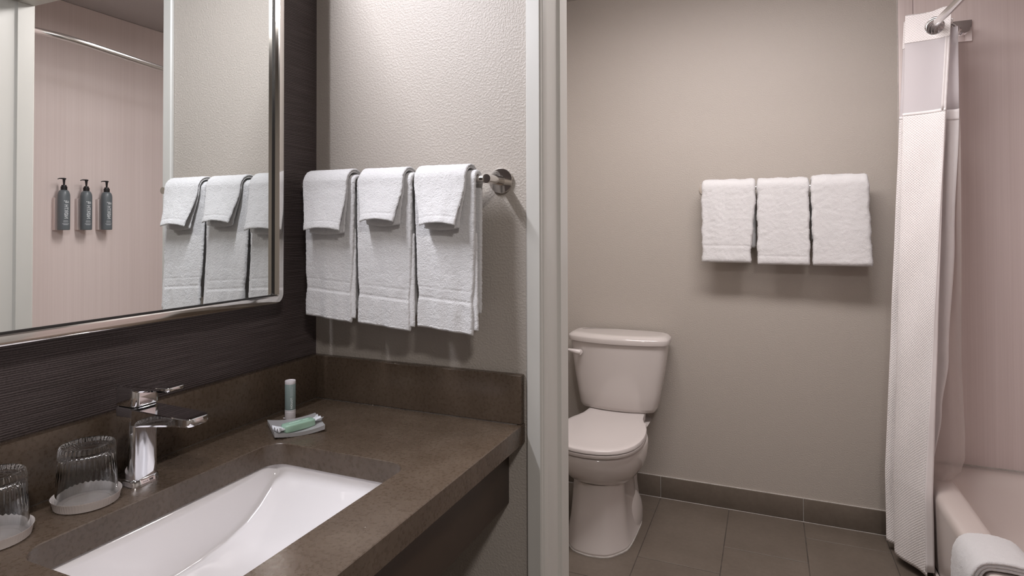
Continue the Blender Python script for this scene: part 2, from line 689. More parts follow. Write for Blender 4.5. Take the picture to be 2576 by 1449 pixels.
vanity_lamp()
strip_lamp('unseen_ceiling_light', 'long wraparound ceiling light in the toilet room', (0.84, 0.74, CEIL), 1.15, 0.30, BATH_W, (1.0, 0.945, 0.95))
fill_lamp('unseen_ceiling_light', 'round flush fill light added unseen on the dressing room ceiling', (1.45, -1.55, CEIL), 0.15, FILL_W, (1.0, 0.95, 0.92))  # added fill lamp behind the camera, brightens dressing room and doorway

# ------------------------------------------------------------------ tub surround panels
ts = thing('tub_surround', 'pinkish beige shower wall panels with fine vertical grain', 'wall panel', (0, 0, 0))
box('panel', (1.578, YW - 0.006, 0.335), (XT - 0.006, YW, CEIL - 0.002), 'surround', ts)
box('panel', (XT - 0.006, YP + 0.006, 0.335), (XT, YW - 0.0065, CEIL - 0.002), 'surround', ts)
box('panel', (1.55, YP, 0.335), (XT - 0.006, YP + 0.006, CEIL - 0.002), 'surround', ts)
box('edge_strip', (1.524, YW - 0.0055, 0.0), (1.5765, YW, CEIL - 0.002), 'surround', ts, 0.0015)
box('caulk_line', (1.5195, YW - 0.003, 0.0), (1.5235, YW, CEIL - 0.002), 'caulk', ts)

# ------------------------------------------------------------------ mirror
MY0, MY1, MZ0, MZ1 = -0.880, -0.1520, 1.1255, 2.045
MXG, MXF = 0.0283, 0.0440
mir = thing('mirror', 'large wall mirror in a polished nickel frame with rounded corners', 'mirror', (0, 0, 0))


def frame_ring(y0, y1, z0, z1, r, x, n=8):
    return [(x, a, b) for a, b in rrect(y0, y1, z0, z1, r, n)]


fw = 0.0165
rings = [frame_ring(MY0, MY1, MZ0, MZ1, 0.022, 0.001), frame_ring(MY0, MY1, MZ0, MZ1, 0.022, MXF - 0.0035),
         frame_ring(MY0 + .001, MY1 - .001, MZ0 + .001, MZ1 - .001, 0.021, MXF - 0.001), frame_ring(MY0 + .0035, MY1 - .0035, MZ0 + .0035, MZ1 - .0035, 0.0185, MXF),
         frame_ring(MY0 + fw - .002, MY1 - fw + .002, MZ0 + fw - .002, MZ1 - fw + .002, 0.006, MXF),
         frame_ring(MY0 + fw, MY1 - fw, MZ0 + fw, MZ1 - fw, 0.004, MXF - 0.002),
         frame_ring(MY0 + fw, MY1 - fw, MZ0 + fw, MZ1 - fw, 0.004, MXG - 0.004)]
from_bm('frame', loft(rings, True, False), 'nickel', mir, angle=25)
box('glass', (MXG - 0.006, MY0 + fw - 0.002, MZ0 + fw - 0.002), (MXG, MY1 - fw + 0.002, MZ1 - fw + 0.002), 'mirror_glass', mir)
gi = fw
rings = [frame_ring(MY0 + gi, MY1 - gi, MZ0 + gi, MZ1 - gi, 0.004, MXG + 0.0002), frame_ring(MY0 + gi, MY1 - gi, MZ0 + gi, MZ1 - gi, 0.004, MXG + 0.0025),
         frame_ring(MY0 + gi + .0022, MY1 - gi - .0022, MZ0 + gi + .0022, MZ1 - gi - .0022, 0.004, MXG + 0.0025), frame_ring(MY0 + gi + .0022, MY1 - gi - .0022, MZ0 + gi + .0022, MZ1 - gi - .0022, 0.004, MXG + 0.0002)]
from_bm('gasket', loft(rings, True, False), 'dark_metal', mir, angle=25)

# ------------------------------------------------------------------ vanity
CXF, CY0, CTH = 0.5485, -1.02, 0.0392
HX0, HX1, HY0, HY1, HR = 0.1475, 0.4470, -0.7180, -0.2840, 0.034
BST, BSH = 0.0195, 0.1016
van = thing('stone_worktop', 'brown speckled stone vanity worktop with upstand and cut-out for the basin', 'worktop', (0, 0, 0))


def slab_with_hole():
    bm = bmesh.new()
    outer = [(0.0, CY0), (CXF, CY0), (CXF, 0.0), (0.0, 0.0)]
    n = 8
    inner = rrect(HX0, HX1, HY0, HY1, HR, n)
    # order the corners as rrect does: +x+y, -x+y, -x-y, +x-y
    oc = [(CXF, 0.0), (0.0, 0.0), (0.0, CY0), (CXF, CY0)]
    e = 0.0012
    top, bot = ZC, ZC - CTH

    def face_pair(z, flip, ins, out):
        vi = [bm.verts.new((x, y, z)) for x, y in ins]
        vo = [bm.verts.new((x, y, z)) for x, y in out]
        for c in range(4):
            for k in range(n):
                a, b = c * (n + 1) + k, c * (n + 1) + k + 1
                f = (vo[c], vi[b], vi[a])
                bm.faces.new(f if not flip else f[::-1])
            a = c * (n + 1) + n
            b = (a + 1) % len(vi)
            f = (vo[c], vo[(c + 1) % 4], vi[b], vi[a])
            bm.faces.new(f if not flip else f[::-1])
        return vi, vo
    ins_t = rrect(HX0 - e, HX1 + e, HY0 - e, HY1 + e, HR + e, n)
    out_t = [(CXF - e, 0.0), (0.0, 0.0), (0.0, CY0 + e), (CXF - e, CY0 + e)]
    ti, to = face_pair(top, False, ins_t, out_t)
    bi, bo = face_pair(bot, True, inner, oc)
    mi = [bm.verts.new((x, y, top - e)) for x, y in inner]
    mo = [bm.verts.new((x, y, top - e)) for x, y in oc]
    for a, b in ((ti, mi), (mi, bi), (to, mo), (mo, bo)):
        m = len(a)
        for i in range(m):
            j = (i + 1) % m
            bm.faces.new((a[i], a[j], b[j], b[i]))
    return bm


from_bm('slab', slab_with_hole(), 'stone', van, angle=30)
box('upstand', (0.0, CY0, ZC + 0.0006), (BST, -BST - 0.0008, ZC + BSH), 'stone', van, 0.0012)
box('upstand', (0.0, -BST, ZC + 0.0006), (CXF - 0.0005, 0.0, ZC + BSH), 'stone', van, 0.0022, 3)
# joints
box('caulk_line', (BST - .001, CY0, ZC - 0.001), (BST + 0.0012, -BST, ZC + 0.0012), 'grout', van)
box('caulk_line', (BST, -BST - 0.0012, ZC - 0.001), (CXF - 0.01, -BST + .001, ZC + 0.0012), 'grout', van)

# sloped scoop of an undermount basin
sk = thing('basin', 'white rectangular undermount basin with a curved scoop floor', 'sink', (0, 0, 0))
BX0, BX1, BY0, BY1, BZ = HX0 - 0.004, HX1 + 0.010, HY0 - 0.010, HY1 + 0.006, ZC - CTH - 0.0008


def basin():
    ny, nx = 64, 40
    bm = bmesh.new()
    prof = [(0, 0.0004), (0.0012, 0.014), (0.006, 0.024), (0.022, 0.041), (0.05, 0.062), (0.085, 0.080), (0.13, 0.093), (0.18, 0.100), (0.23, 0.102)]
    rows = []
    L = BY1 - BY0
    for i in range(ny + 1):
        u = i / ny
        u = 0.5 - 0.5 * math.cos(PI * u)            # denser near the ends
        y = BY0 + L * u
        d = min(y - BY0, BY1 - y)
        for (a, va), (b, vb) in zip(prof[:-1], prof[1:]):
            if d <= b or b == prof[-1][0]:
                dep = lerp(va, vb, min(1, (d - a) / (b - a)))
                break
        row = []
        r = min(0.012, dep * 0.8 + 1e-4)
        # cross-section: back wall, fillet, floor, fillet, front wall
        z0 = BZ - dep
        lean = 0.010 * dep / 0.1
        cs = [(BX0 + lean * k / 5, lerp(BZ, z0 + r, k / 5)) for k in range(6)]
        xa = BX0 + lean
        cs += [(xa + r - r * math.cos(PI / 2 * k / 6), z0 + r - r * math.sin(PI / 2 * k / 6)) for k in range(1, 7)]
        xb = BX1 - lean * 1.6
        rf = min(0.03, dep * 0.8 + 1e-4)
        cs += [(lerp(xa + r, xb - rf, k / 14), z0) for k in range(1, 14)]
        cs += [(xb - rf + rf * math.sin(PI / 2 * k / 8), z0 + rf - rf * math.cos(PI / 2 * k / 8)) for k in range(0, 9)]
        cs += [(lerp(xb, BX1, k / 5), lerp(z0 + rf, BZ, k / 5)) for k in range(1, 6)]
        rows.append([bm.verts.new((x, y, z)) for x, z in cs])
    for a, b in zip(rows[:-1], rows[1:]):
        for i in range(len(a) - 1):
            bm.faces.new((a[i], a[i + 1], b[i + 1], b[i]))
    return bm


BASIN_OFF = -1.0
bz = from_bm('bowl', basin(), 'porcelain', sk, angle=70)
sd = bz.modifiers.new('thick', 'SOLIDIFY')
sd.thickness = 0.010
sd.offset = BASIN_OFF
from_bm('drain', lathe([(0, .004), (.018, .003), (.021, .0), (.030, .0006), (.032, -.002)], 40, (0.30, -0.50)), 'chrome', sk).location = (0, 0, BZ - 0.1015)

# apron panel under the worktop
vp = thing('vanity_apron', 'dark brown laminate apron panel under the front edge of the stone worktop', 'panel', (0, 0, 0))
box('front_board', (0.494, CY0 + 0.02, 0.7095), (0.5125, -0.0005, ZC - CTH), 'laminate', vp, 0.0008)
box('cleat', (0.46, -0.02, 0.75), (0.494, -0.0005, ZC - CTH), 'laminate', vp)
box('side_board', (0.0, CY0 + 0.02, 0.7095), (0.494, CY0 + 0.038, ZC - CTH), 'laminate', vp)

# ------------------------------------------------------------------ faucet
def faucet():
    cx, cy = 0.077, -0.5085
    t = thing('faucet', 'chrome single lever faucet with flat spout behind the white basin', 'faucet', (cx, cy, ZC))
    hx, hy = 0.0245, 0.0230

    def sec(z, ax, ay, r):
        return [(x, y, z) for x, y in rrect(-ax, ax, -ay, ay, r, 6)]
    rings = [sec(0.0002, hx + .0030, hy + .0030, .014), sec(0.002, hx + .0028, hy + .0028, .014), sec(0.0105, hx + .0012, hy + .0012, .013), sec(0.0115, hx, hy, .012), sec(0.018, hx - .0004, hy - .0004, .012),
             sec(0.060, hx - .001, hy - .001, .010), sec(0.100, hx - .0005, hy - .0005, .010), sec(0.121, hx, hy, .010), sec(0.1235, hx - .002, hy - .002, .009)]
    from_bm('body', loft(rings), 'chrome', t, angle=45)
    # spout: flat blade, running +x from the body; sections across y-z
    rows = []
    for (x, z1, z0, w) in ((-0.020, .1225, .0930, .0215), (0.0225, .1225, .0945, .0222), (0.050, .1220, .0985, .0222), (0.085, .1213, .1030, .0221), (0.118, .1206, .1066, .0218),
                           (0.128, .1204, .1068, .0208), (0.135, .1202, .1072, .0188), (0.1390, .1198, .1078, .0162), (0.1410, .1192, .1086, .0125)):
        b = min(0.0035, (z1 - z0) * 0.4)
        rows.append([(x, -w, z1 - .0012), (x, -w + .0012, z1), (x, w - .0012, z1), (x, w, z1 - .0012), (x, w, z0 + b), (x, w - b, z0), (x, -w + b, z0), (x, -w, z0 + b)])
    from_bm('spout', loft(rows), 'chrome', t, angle=35)
    a = lathe([(0, 0), (.010, 0), (.011, .004), (.011, .010)], 24, (0.118, 0))
    from_bm('aerator', a, 'dark_metal', t).location = (0, 0, 0.1035)
    # handle block
    rings = [sec(0.1262, hx - .0005, hy - .0005, .009), sec(0.128, hx + .0003, hy + .0003, .010), sec(0.148, hx, hy, .010), sec(0.1555, hx - .001, hy - .001, .010), sec(0.1570, hx - .003, hy - .003, .009)]
    h = from_bm('handle', loft(rings), 'chrome', t, angle=45)
    rows = []
    for (x, z1, z0, w) in ((-0.0235, .1585, .1480, .0205), (0.015, .1588, .1475, .0215), (0.035, .1592, .1500, .0205), (0.060, .1602, .1528, .0192), (0.078, .1610, .1540, .0180),
                           (0.0850, .1612, .1545, .0165), (0.0890, .1610, .1552, .0140), (0.0905, .1605, .1560, .0110)):
        b = min(0.003, (z1 - z0) * 0.4)
        rows.append([(x, -w, z1 - .001), (x, -w + .001, z1), (x, w - .001, z1), (x, w, z1 - .001), (x, w, z0 + b), (x, w - b, z0), (x, -w + b, z0), (x, -w, z0 + b)])
    from_bm('lever', loft(rows), 'chrome', h, angle=35)
    ring = [sec(0.1230, hx - .003, hy - .003, .009), sec(0.1265, hx - .003, hy - .003, .009)]
    from_bm('gap_ring', loft(ring), 'black_rubber', t)
    # small etched mark on the foot
    for k in range(3):
        box('etched_mark', (hx + .0020, 0.003 + k * .0022, 0.0040), (hx + .00265, 0.0038 + k * .0022, 0.0076), 'dark_metal', t)
    return t


faucet()

# ------------------------------------------------------------------ upturned tumblers on paper dishes
def tumbler(x, y, lab_g, lab_d):
    n = 288
    nf = 36

    t = thing('tumbler', lab_g, 'glass', (x, y, ZC + 0.0032))
    H = 0.0845
    outer = [(0.0455, 0.0), (0.0462, 0.0012), (0.0458, 0.012), (0.0450, 0.028), (0.0444, 0.040), (0.0438, 0.046), (0.0434, 0.056), (0.0428, 0.068), (0.0422, 0.078), (0.0412, 0.0825), (0.0390, H), (0.0345, H - .0006), (0.0310, H - .0030), (0.0200, H - .0042), (0.0, H - .0046)]
    inner = [(0.0, 0.0730), (0.0250, 0.0728), (0.0360, 0.0705), (0.0388, 0.0650), (0.0402, 0.050), (0.0412, 0.035), (0.0422, 0.020), (0.0434, 0.004), (0.0438, 0.0006), (0.0448, 0.0), (0.0455, 0.0)]
    outer = [(r * 0.855, z) for r, z in outer]
    inner = [(r * 0.855, z) for r, z in inner]
    amp_out = [0, 0, 0, 0, .0, .016, .040, .042, .044, .060, .050, .0, .020, .040, 0]

    bm = bmesh.new()
    rows = []
    allp = list(zip(outer, amp_out)) + [(p, 0.0) for p in inner[:-1]]
    for (r, z), am in allp:
        if r < 1e-6:
            rows.append([bm.verts.new((0, 0, z))])
        else:
            rows.append([bm.verts.new((r * (1 - am * (0.5 - 0.5 * math.cos(nf * 2 * PI * i / n))) * math.cos(2 * PI * i / n),
                                       r * (1 - am * (0.5 - 0.5 * math.cos(nf * 2 * PI * i / n))) * math.sin(2 * PI * i / n), z)) for i in range(n)])
    rows.append(rows[0])
    for a, b in zip(rows[:-1], rows[1:]):
        for i in range(n):
            j = (i + 1) % n
            if len(a) == 1 and len(b) == 1:
                continue
            if len(a) == 1:
                bm.faces.new((a[0], b[i], b[j]))
            elif len(b) == 1:
                bm.faces.new((a[i], a[j], b[0]))
            else:
                bm.faces.new((a[i], a[j], b[j], b[i]))
    from_bm('glass_body', bm, 'clear_glass', t, angle=60)
    d = thing('paper_dish', lab_d, 'coaster', (x, y, ZC))

    def pl(i, nn, k):
        return 1.0 + (0.006 * math.cos(72 * 2 * PI * i / 288) + 0.006 * math.sin(5 * 2 * PI * i / 288)) if 3 <= k <= 6 else 1.0
    b = lathe([(r * 0.84, z) for r, z in ((0, 0.0024), (0.044, 0.0024), (0.0482, 0.0032), (0.0510, 0.0125), (0.0530, 0.0142), (0.0530, 0.0135), (0.0515, 0.0118), (0.0490, 0.0008), (0.046, 0.0003), (0, 0.0003))], 288, flute=pl)
    from_bm('dish', b, 'white_paper', d, angle=50)
    from_bm('seam_ring', lathe([(0.0300, 0.00235), (0.0300, 0.0031), (0.0312, 0.0031), (0.0312, 0.00235)], 72), 'white_paper', d)
    return t


tumbler(0.0800, -0.5880, 'clear fluted tumbler upside down on the paper dish nearer the chrome faucet', 'white pleated paper dish under the tumbler nearer the chrome faucet')
tumbler(0.0800, -0.7080, 'clear fluted tumbler upside down on the paper dish farther from the chrome faucet', 'white pleated paper dish under the tumbler farther from the chrome faucet')

# ------------------------------------------------------------------ lettering wrapped on cylinders
def wrap_text(name, body, size, r, ang, z0, direction, mat, parent, axis_shift=0.0, length=None):
    """vertical lettering on a cylinder of radius r about the parent's z axis. direction +1 reads upwards, -1 downwards"""
    me = text_mesh(body, size)
    bm = bmesh.new()
    bm.from_mesh(me)
    bpy.data.meshes.remove(me)
    bmesh.ops.triangulate(bm, faces=bm.faces)
    bmesh.ops.subdivide_edges(bm, edges=[e for e in bm.edges if e.calc_length() > 0.002], cuts=2)
    x0 = min(v.co.x for v in bm.verts)
    x1 = max(v.co.x for v in bm.verts)
    k = length / (x1 - x0) if length else 1.0
    for v in bm.verts:
        u, w = (v.co.x - x0) * k, v.co.y - size * 0.35 + axis_shift
        # direction +1: text x -> +z, text up -> viewer's left
        if direction == 0:
            z, s = z0 + v.co.y, u - (x1 - x0) * k / 2
        elif direction > 0:
            z, s = z0 + u, -w
        else:
            z, s = z0 - u, w
        a = ang + s / r
        v.co = Vector((r * math.cos(a), r * math.sin(a), z))
    return from_bm(name, bm, mat, parent, smooth=False)


def wrap_bar(name, s0, s1, z0, z1, r, ang, mat, parent):
    bm = bmesh.new()
    k = 6
    rows = []
    for i in range(k + 1):
        a = ang + lerp(s0, s1, i / k) / r
        rows.append([bm.verts.new((r * math.cos(a), r * math.sin(a), z)) for z in (z0, z1)])
    for a, b in zip(rows[:-1], rows[1:]):
        bm.faces.new((a[0], b[0], b[1], a[1]))
    return from_bm(name, bm, mat, parent, smooth=False)


# viewer's right is +angle when seen from outside
# lotion tube
def lotion():
    x, y = 0.0730, -0.1640
    t = thing('lotion_tube', 'small grey green lotion tube with white cap standing behind the soap dish', 'bottle', (x, y, ZC))
    r = 0.0112
    from_bm('tube_body', lathe([(r * .985, 0.0195), (r, 0.0200), (r, 0.0740), (r * .99, 0.0742)], 48), 'lotion_grey', t)
    from_bm('cap', lathe([(0, 0.0004), (r * .97, 0.0004), (r * .99, 0.001), (r, 0.0155), (r * .96, 0.0160), (r * .96, 0.0165), (r, 0.0170), (r, 0.0198), (r * .9, 0.0198)], 48), 'white_plastic', t)
    from_bm('top', lathe([(r * .99, 0.0738), (r, 0.0742), (r, 0.0800), (r * .95, 0.0810), (r * .9, 0.0805), (r * .85, 0.0795), (0, 0.0785)], 48), 'white_plastic', t)
    box('tab', (-0.0105, -0.0105, 0.0006), (-0.0050, -0.0070, 0.003), 'white_plastic', t, 0.0008)
    d = CAM - Vector((x, y, 0))
    a = math.atan2(d.y, d.x)
    rr = r + 0.0002
    wrap_text('lettering', 'LOTION', 0.0058, rr, a + 0.22, 0.0455, -1, 'print_bright', t, 0.0, 0.0225)
    for k, (s, z0, z1) in enumerate(((0.0036, 0.0495, 0.0690), (0.0010, 0.0495, 0.0655))):
        for q in range(9):
            za = lerp(z0, z1, q / 9)
            wrap_bar('fine_print', s - .0004, s + .0004, za, za + (z1 - z0) / 9 * 0.7, rr, a + 0.04, 'print_white', t)
    return t


lotion()

# soap dish: frosted slab with a concave top
P1, P2, P3, P4 = (on(*q, 2, ZC + 0.0132) for q in ((669.5, 1057), (693, 1090), (821, 1069), (790, 1039)))
dc = (P1 + P2 + P3 + P4) / 4
ux = (((P3 - P2) + (P4 - P1)) / 2)
uy = (((P1 - P2) + (P4 - P3)) / 2)
SLX, SLY = ux.length, uy.length
ux.normalize()
uy = Vector((-ux.y, ux.x, 0)) * (1 if Vector((-ux.y, ux.x, 0)).dot(uy) > 0 else -1)
dish_rz = math.atan2(ux.y, ux.x)
sd_t = thing('soap_dish', 'frosted translucent rectangular soap dish holding the wrapped soap', 'soap dish', (dc.x, dc.y, ZC), dish_rz)


def soap_dish():
    bm = bmesh.new()
    nx, ny = 24, 10
    hx, hy = SLX / 2, SLY / 2
    top, bot = [], []
    for i in range(nx + 1):
        u = -1 + 2 * i / nx
        zt = 0.0138 - 0.0060 * (1 - u * u)
        zb = 0.0004 + 0.0046 * u * u
        top.append([bm.verts.new((u * hx, hy * (-1 + 2 * j / ny), zt)) for j in range(ny + 1)])
        bot.append([bm.verts.new((u * hx * .985, hy * .985 * (-1 + 2 * j / ny), zb)) for j in range(ny + 1)])
    for i in range(nx):
        for j in range(ny):
            bm.faces.new((top[i][j], top[i + 1][j], top[i + 1][j + 1], top[i][j + 1]))
            bm.faces.new((bot[i][j], bot[i][j + 1], bot[i + 1][j + 1], bot[i + 1][j]))
        bm.faces.new((top[i][0], bot[i][0], bot[i + 1][0], top[i + 1][0]))
        bm.faces.new((top[i][ny], top[i + 1][ny], bot[i + 1][ny], bot[i][ny]))
    for j in range(ny):
        bm.faces.new((top[0][j], top[0][j + 1], bot[0][j + 1], bot[0][j]))
        bm.faces.new((top[nx][j], bot[nx][j], bot[nx][j + 1], top[nx][j + 1]))
    return bm


from_bm('dish_slab', soap_dish(), 'frosted', sd_t, angle=30)

# soap bar
A = on(712, 1072, 2, ZC + 0.022)
B = on(788, 1052, 2, ZC + 0.022)
sc = (A + B) / 2
soap_rz = math.atan2((B - A).y, (B - A).x)
soap = thing('wrapped_soap', 'bar of soap in a green wrapper with white twisted ends', 'soap', (sc.x, sc.y, ZC + 0.0086), soap_rz)
L2 = (B - A).length / 2
rings = []
for (x, w, h) in ((-1.0, .008, .005), (-.97, .0125, .0078), (-.9, .0148, .0092), (-.5, .0152, .0096), (.5, .0152, .0096), (.9, .0148, .0092), (.97, .0125, .0078), (1.0, .008, .005)):
    h *= 0.80
    w *= 0.76
    rings.append([(x * L2, a, b + 0.0077) for a, b in rrect(-w, w, -h, h, min(w, h) * .45, 4)])
from_bm('bar', loft(rings), 'soap_wrap', soap, angle=50)
for s in (-1, 1):
    bm = bmesh.new()
    rows = []
    for i in range(9):
        u = i / 8
        w = lerp(0.0070, 0.0125, u) * (1 + .12 * math.sin(u * 9))
        rows.append([bm.verts.new((s * (L2 - 0.002 + 0.018 * u), w * (-1 + 2 * j / 8), 0.0085 + 0.0035 * math.sin(j * 1.9 + s) * (0.3 + u) + 0.003 * u)) for j in range(9)])
    for a, b in zip(rows[:-1], rows[1:]):
        for j in range(8):
            bm.faces.new((a[j], a[j + 1], b[j + 1], b[j]))
    o = from_bm('twisted_end', bm, 'wrap_end', soap)
    o.modifiers.new('thick', 'SOLIDIFY').thickness = 0.0006
for k in range(22):
    if k in (13, 14):
        continue
    x = -L2 * .62 + k * L2 * 1.3 / 22
    box('fine_print', (x, -0.002 + 0.0008 * (k % 2), 0.0152), (x + L2 * 1.3 / 22 * .7, 0.0012 + 0.0008 * (k % 3), 0.01562), 'print_pale', soap)


# ------------------------------------------------------------------ terry cloth
def drape(name, path, half_w, shift, thick, mat, parent, frame, step=0.0022, amp=0.0008, seed=0, wave=None, end_round=3, bands=(), dz=None):
    """a slab of cloth swept along a 2-D path.
    path: [(a, z)] ; half_w(t), shift(t) with t = 0..1 along the path ; frame(a, w, z) -> world point ; thick(t)"""
    pts, length = resample([(p[0], p[1], 0) for p in path], step)
    n = len(pts)
    rings = []
    hw0 = max(half_w(0.0), half_w(0.5), half_w(1.0))
    nx = max(8, int(2 * hw0 / step))
    for i, p in enumerate(pts):
        t = i / (n - 1)
        a, b = pts[max(i - 1, 0)], pts[min(i + 1, n - 1)]
        tg = (b - a).normalized()
        nr = Vector((-tg.y, tg.x, 0))
        th = thick(t) / 2
        hw = half_w(t)
        e = min(i, n - 1 - i)
        if e < end_round:
            f = math.sqrt(max(0.0, 1 - ((end_round - e) / (end_round + 0.3)) ** 2))
            th *= max(0.25, f)
            hw -= (1 - f) * 0.0012
        for (c, wd, dp) in bands:
            if abs(t - c) < wd:
                th -= dp
        ring = []
        for side in (1, -1):
            for k in range(nx + 1):
                u = -1 + 2 * k / nx
                if side < 0:
                    u = -u
                edge = 1 - abs(u)
                q = edge * hw / max(th, 1e-5)
                f = math.sqrt(max(0.0, 1 - (1 - min(1, q)) ** 2)) if q < 1 else 1.0
                f = max(f, 0.12)
                ring.append((u, side * f))
        row = []
        for (u, f) in ring:
            wv = wave(t, u) if wave else 0.0
            off = f * th + wv
            aa = p.x + nr.x * off
            zz = p.y + nr.y * off
            ww = shift(t) + u * hw
            q = Vector((aa * 1.0, ww, zz)) + Vector((seed * 1.7, seed * 0.9, 0))
            d = (noise.noise(q * 330) * amp + noise.noise(q * 60) * amp * 0.8) * (1.0 if f > 0 else 0.15)
            aa += nr.x * d * (1 if f > 0 else -1)
            zz += nr.y * d * (1 if f > 0 else -1)
            ww += (u * abs(u) ** 8) * noise.noise(q * 260 + Vector((5, 3, 1))) * amp * 1.5
            if dz:
                zz += dz(t, u)
            row.append(frame(aa, ww, zz))
        rings.append(row)
    m = len(rings[0])
    verts = [v for r in rings for v in r]
    faces = []
    for i in range(n - 1):
        for k in range(m):
            j = (k + 1) % m
            faces.append((i * m + k, i * m + j, (i + 1) * m + j, (i + 1) * m + k))
    # end caps: strips between the two faces
    for base in (0, (n - 1) * m):
        for k in range(nx):
            q = (base + k, base + k + 1, base + m - 2 - k, base + m - 1 - k)
            faces.append(q if base else q[::-1])
    me = bpy.data.meshes.new(name)
    me.from_pydata([tuple(v) for v in verts], [], faces)
    me.update()
    bm = bmesh.new()
    bm.from_mesh(me)
    bmesh.ops.recalc_face_normals(bm, faces=bm.faces)
    bm.to_mesh(me)
    bm.free()
    return link(name, me, mat, parent, True)


def drape_path(a0, z0, r, front, back, flare=0.006, back_in=0.0, n=14):
    """centre line over a bar at (a0, z0): front side is towards -a. Starts at the front bottom, ends at the back bottom"""
    pts = [(a0 - r - flare, z0 - front)]
    for k in range(1, 9):
        t = k / 8
        pts.append((a0 - r - flare * (1 - t) ** 1.5, z0 - front + front * t))
    for k in range(1, n):
        a = PI - PI * k / n
        pts.append((a0 + r * math.cos(a), z0 + r * math.sin(a)))
    for k in range(0, 9):
        t = k / 8
        pts.append((a0 + r - back_in * t, z0 - back * t))
    return pts


def towel_bar(name, label, x0, x1, y, z, wall_y):
    t = thing(name, label, 'towel bar', ((x0 + x1) / 2, wall_y, z))
    dxx = (x1 - x0) / 2
    s = y - wall_y
    from_bm('bar', tube([(-dxx - 0.002, s, 0), (dxx + 0.002, s, 0)], 0.0085, 24), 'nickel', t)
    for q in (-1, 1):
        c = q * dxx
        prof = [(0, 0.0002), (0.0262, 0.0002), (0.0268, 0.001), (0.0268, 0.0060), (0.0258, 0.0070), (0.0110, 0.0078), (0.0, 0.0078)]
        b = lathe(prof, 56)
        bmesh.ops.rotate(b, verts=b.verts, cent=(0, 0, 0), matrix=Matrix.Rotation(PI / 2, 3, 'X'))
        bmesh.ops.translate(b, verts=b.verts, vec=(c, 0, 0))
        from_bm('rosette', b, 'nickel', t, angle=35)
        b = lathe([(0.0105, 0.0070), (0.0102, 0.012), (0.0095, -s - 0.012), (0.0092, -s - 0.004), (0.0092, -s + 0.004), (0.0090, -s + 0.0088), (0, -s + 0.0092)], 32)
        bmesh.ops.rotate(b, verts=b.verts, cent=(0, 0, 0), matrix=Matrix.Rotation(PI / 2, 3, 'X'))
        bmesh.ops.translate(b, verts=b.verts, vec=(c, 0, 0))
        from_bm('post', b, 'nickel', t, angle=40)
    return t


BAR_Y, BAR_Z = -0.0680, 1.3870
towel_bar('towel_bar', 'polished nickel towel bar carrying the hand towels above the worktop', 0.0300, 0.4970, BAR_Y, BAR_Z, 0.0)


def fr_towel(a, w, z):
    return Vector((w, a, z))


def hand_towel(idx, x0, x1, zb, zback, label, bx0, bx1):
    t = thing('hand_towel', label, 'towel', ((x0 + x1) / 2, BAR_Y, zb), 0, 'hand towels on the bar above the worktop')
    ox, oy, oz = t.location
    fr = lambda a, w, z: Vector((w - ox, a - oy, z - oz))
    th = 0.0090
    r = 0.0104 + th / 2 + (0.0012 if idx == 1 else 0)
    front, back = BAR_Z - zb, BAR_Z - zback
    path = drape_path(BAR_Y, BAR_Z, r, front, back, 0.005, 0.004)
    plen = front + back + PI * r
    tb = 0.060 / plen           # decorative band, measured from the front hem
    c, w = (x0 + x1) / 2, (x1 - x0) / 2
    cb, wb = (bx0 + bx1) / 2, (bx1 - bx0) / 2
    tf = front / plen
    rr = random.Random(idx)
    ph = rr.random() * 6

    def hw(q):
        k = 1 - smooth01(q / tf)
        if idx == 1 and q > tf + PI * r / plen * 0.55:
            return w - 0.010
        pin = 0.003 * math.exp(-((q - tb * 1.15) / 0.03) ** 2)
        return lerp(w, wb, k) - pin

    def sh(q):
        if idx == 1 and q > tf + PI * r / plen * 0.55:
            return c + 0.010
        return lerp(c, cb, 1 - smooth01(q / tf))

    def wave(q, u):
        k = max(0, 1 - q / tf)
        return 0.0020 * k * math.sin(u * 5 + ph + 3 * q) + 0.0005 * k * math.sin(u * 13 + ph * 2 + q * 8) + 0.0011 * smooth01((tb * 1.6 - q) / tb) * math.sin(u * 10 + ph * 3)
    drape('body', path, hw, sh, lambda q: th * (1 + 0.25 * (q < tb)), 'terry', t, fr, 0.0021, 0.0009, idx, wave,
          bands=((tb * 1.06, 0.0035, .0008), (tb * 1.42, 0.003, .0006)), dz=lambda q, u: -0.0055 * u * max(0, 1 - q / tf))
    # stitched hem along the bottom edge
    hp = [(path[0][0], zb + 0.0005), (path[0][0] + 0.0002, zb + 0.0085)]
    drape('hem', hp, lambda q: wb - 0.001, lambda q: cb, lambda q: th * 1.27 + 0.0008 * math.sin(q * PI), 'terry', t, fr, 0.0022, 0.0012, idx + 20, lambda q, u: wave(0, u), 2, dz=lambda q, u: -0.0055 * u)
    # the folded-in layer that peeks out beside the front
    ip = [(BAR_Y - r - 0.000, zb + 0.004), (BAR_Y - r + 0.0035, zb + 0.20)]
    drape('inner_fold', ip, lambda q: wb * 0.55, lambda q: cb + wb * 0.52 + 0.006 * (1 - q), lambda q: 0.005, 'terry', t, fr, 0.0026, 0.0008, idx + 40, lambda q, u: 0.004 * (1 - q))
    return t


hand_towel(1, 0.0425, 0.1800, 1.0860, 1.105, 'white hand towel on the bar, next to the dark wallpaper wall', 0.0500, 0.1760)
hand_towel(2, 0.1860, 0.3270, 1.0765, 1.100, 'white hand towel hanging between two other hand towels', 0.1940, 0.3260)
hand_towel(3, 0.3340, 0.4770, 1.0775, 1.112, 'white hand towel on the bar, next to the bare nickel post', 0.3440, 0.4740)


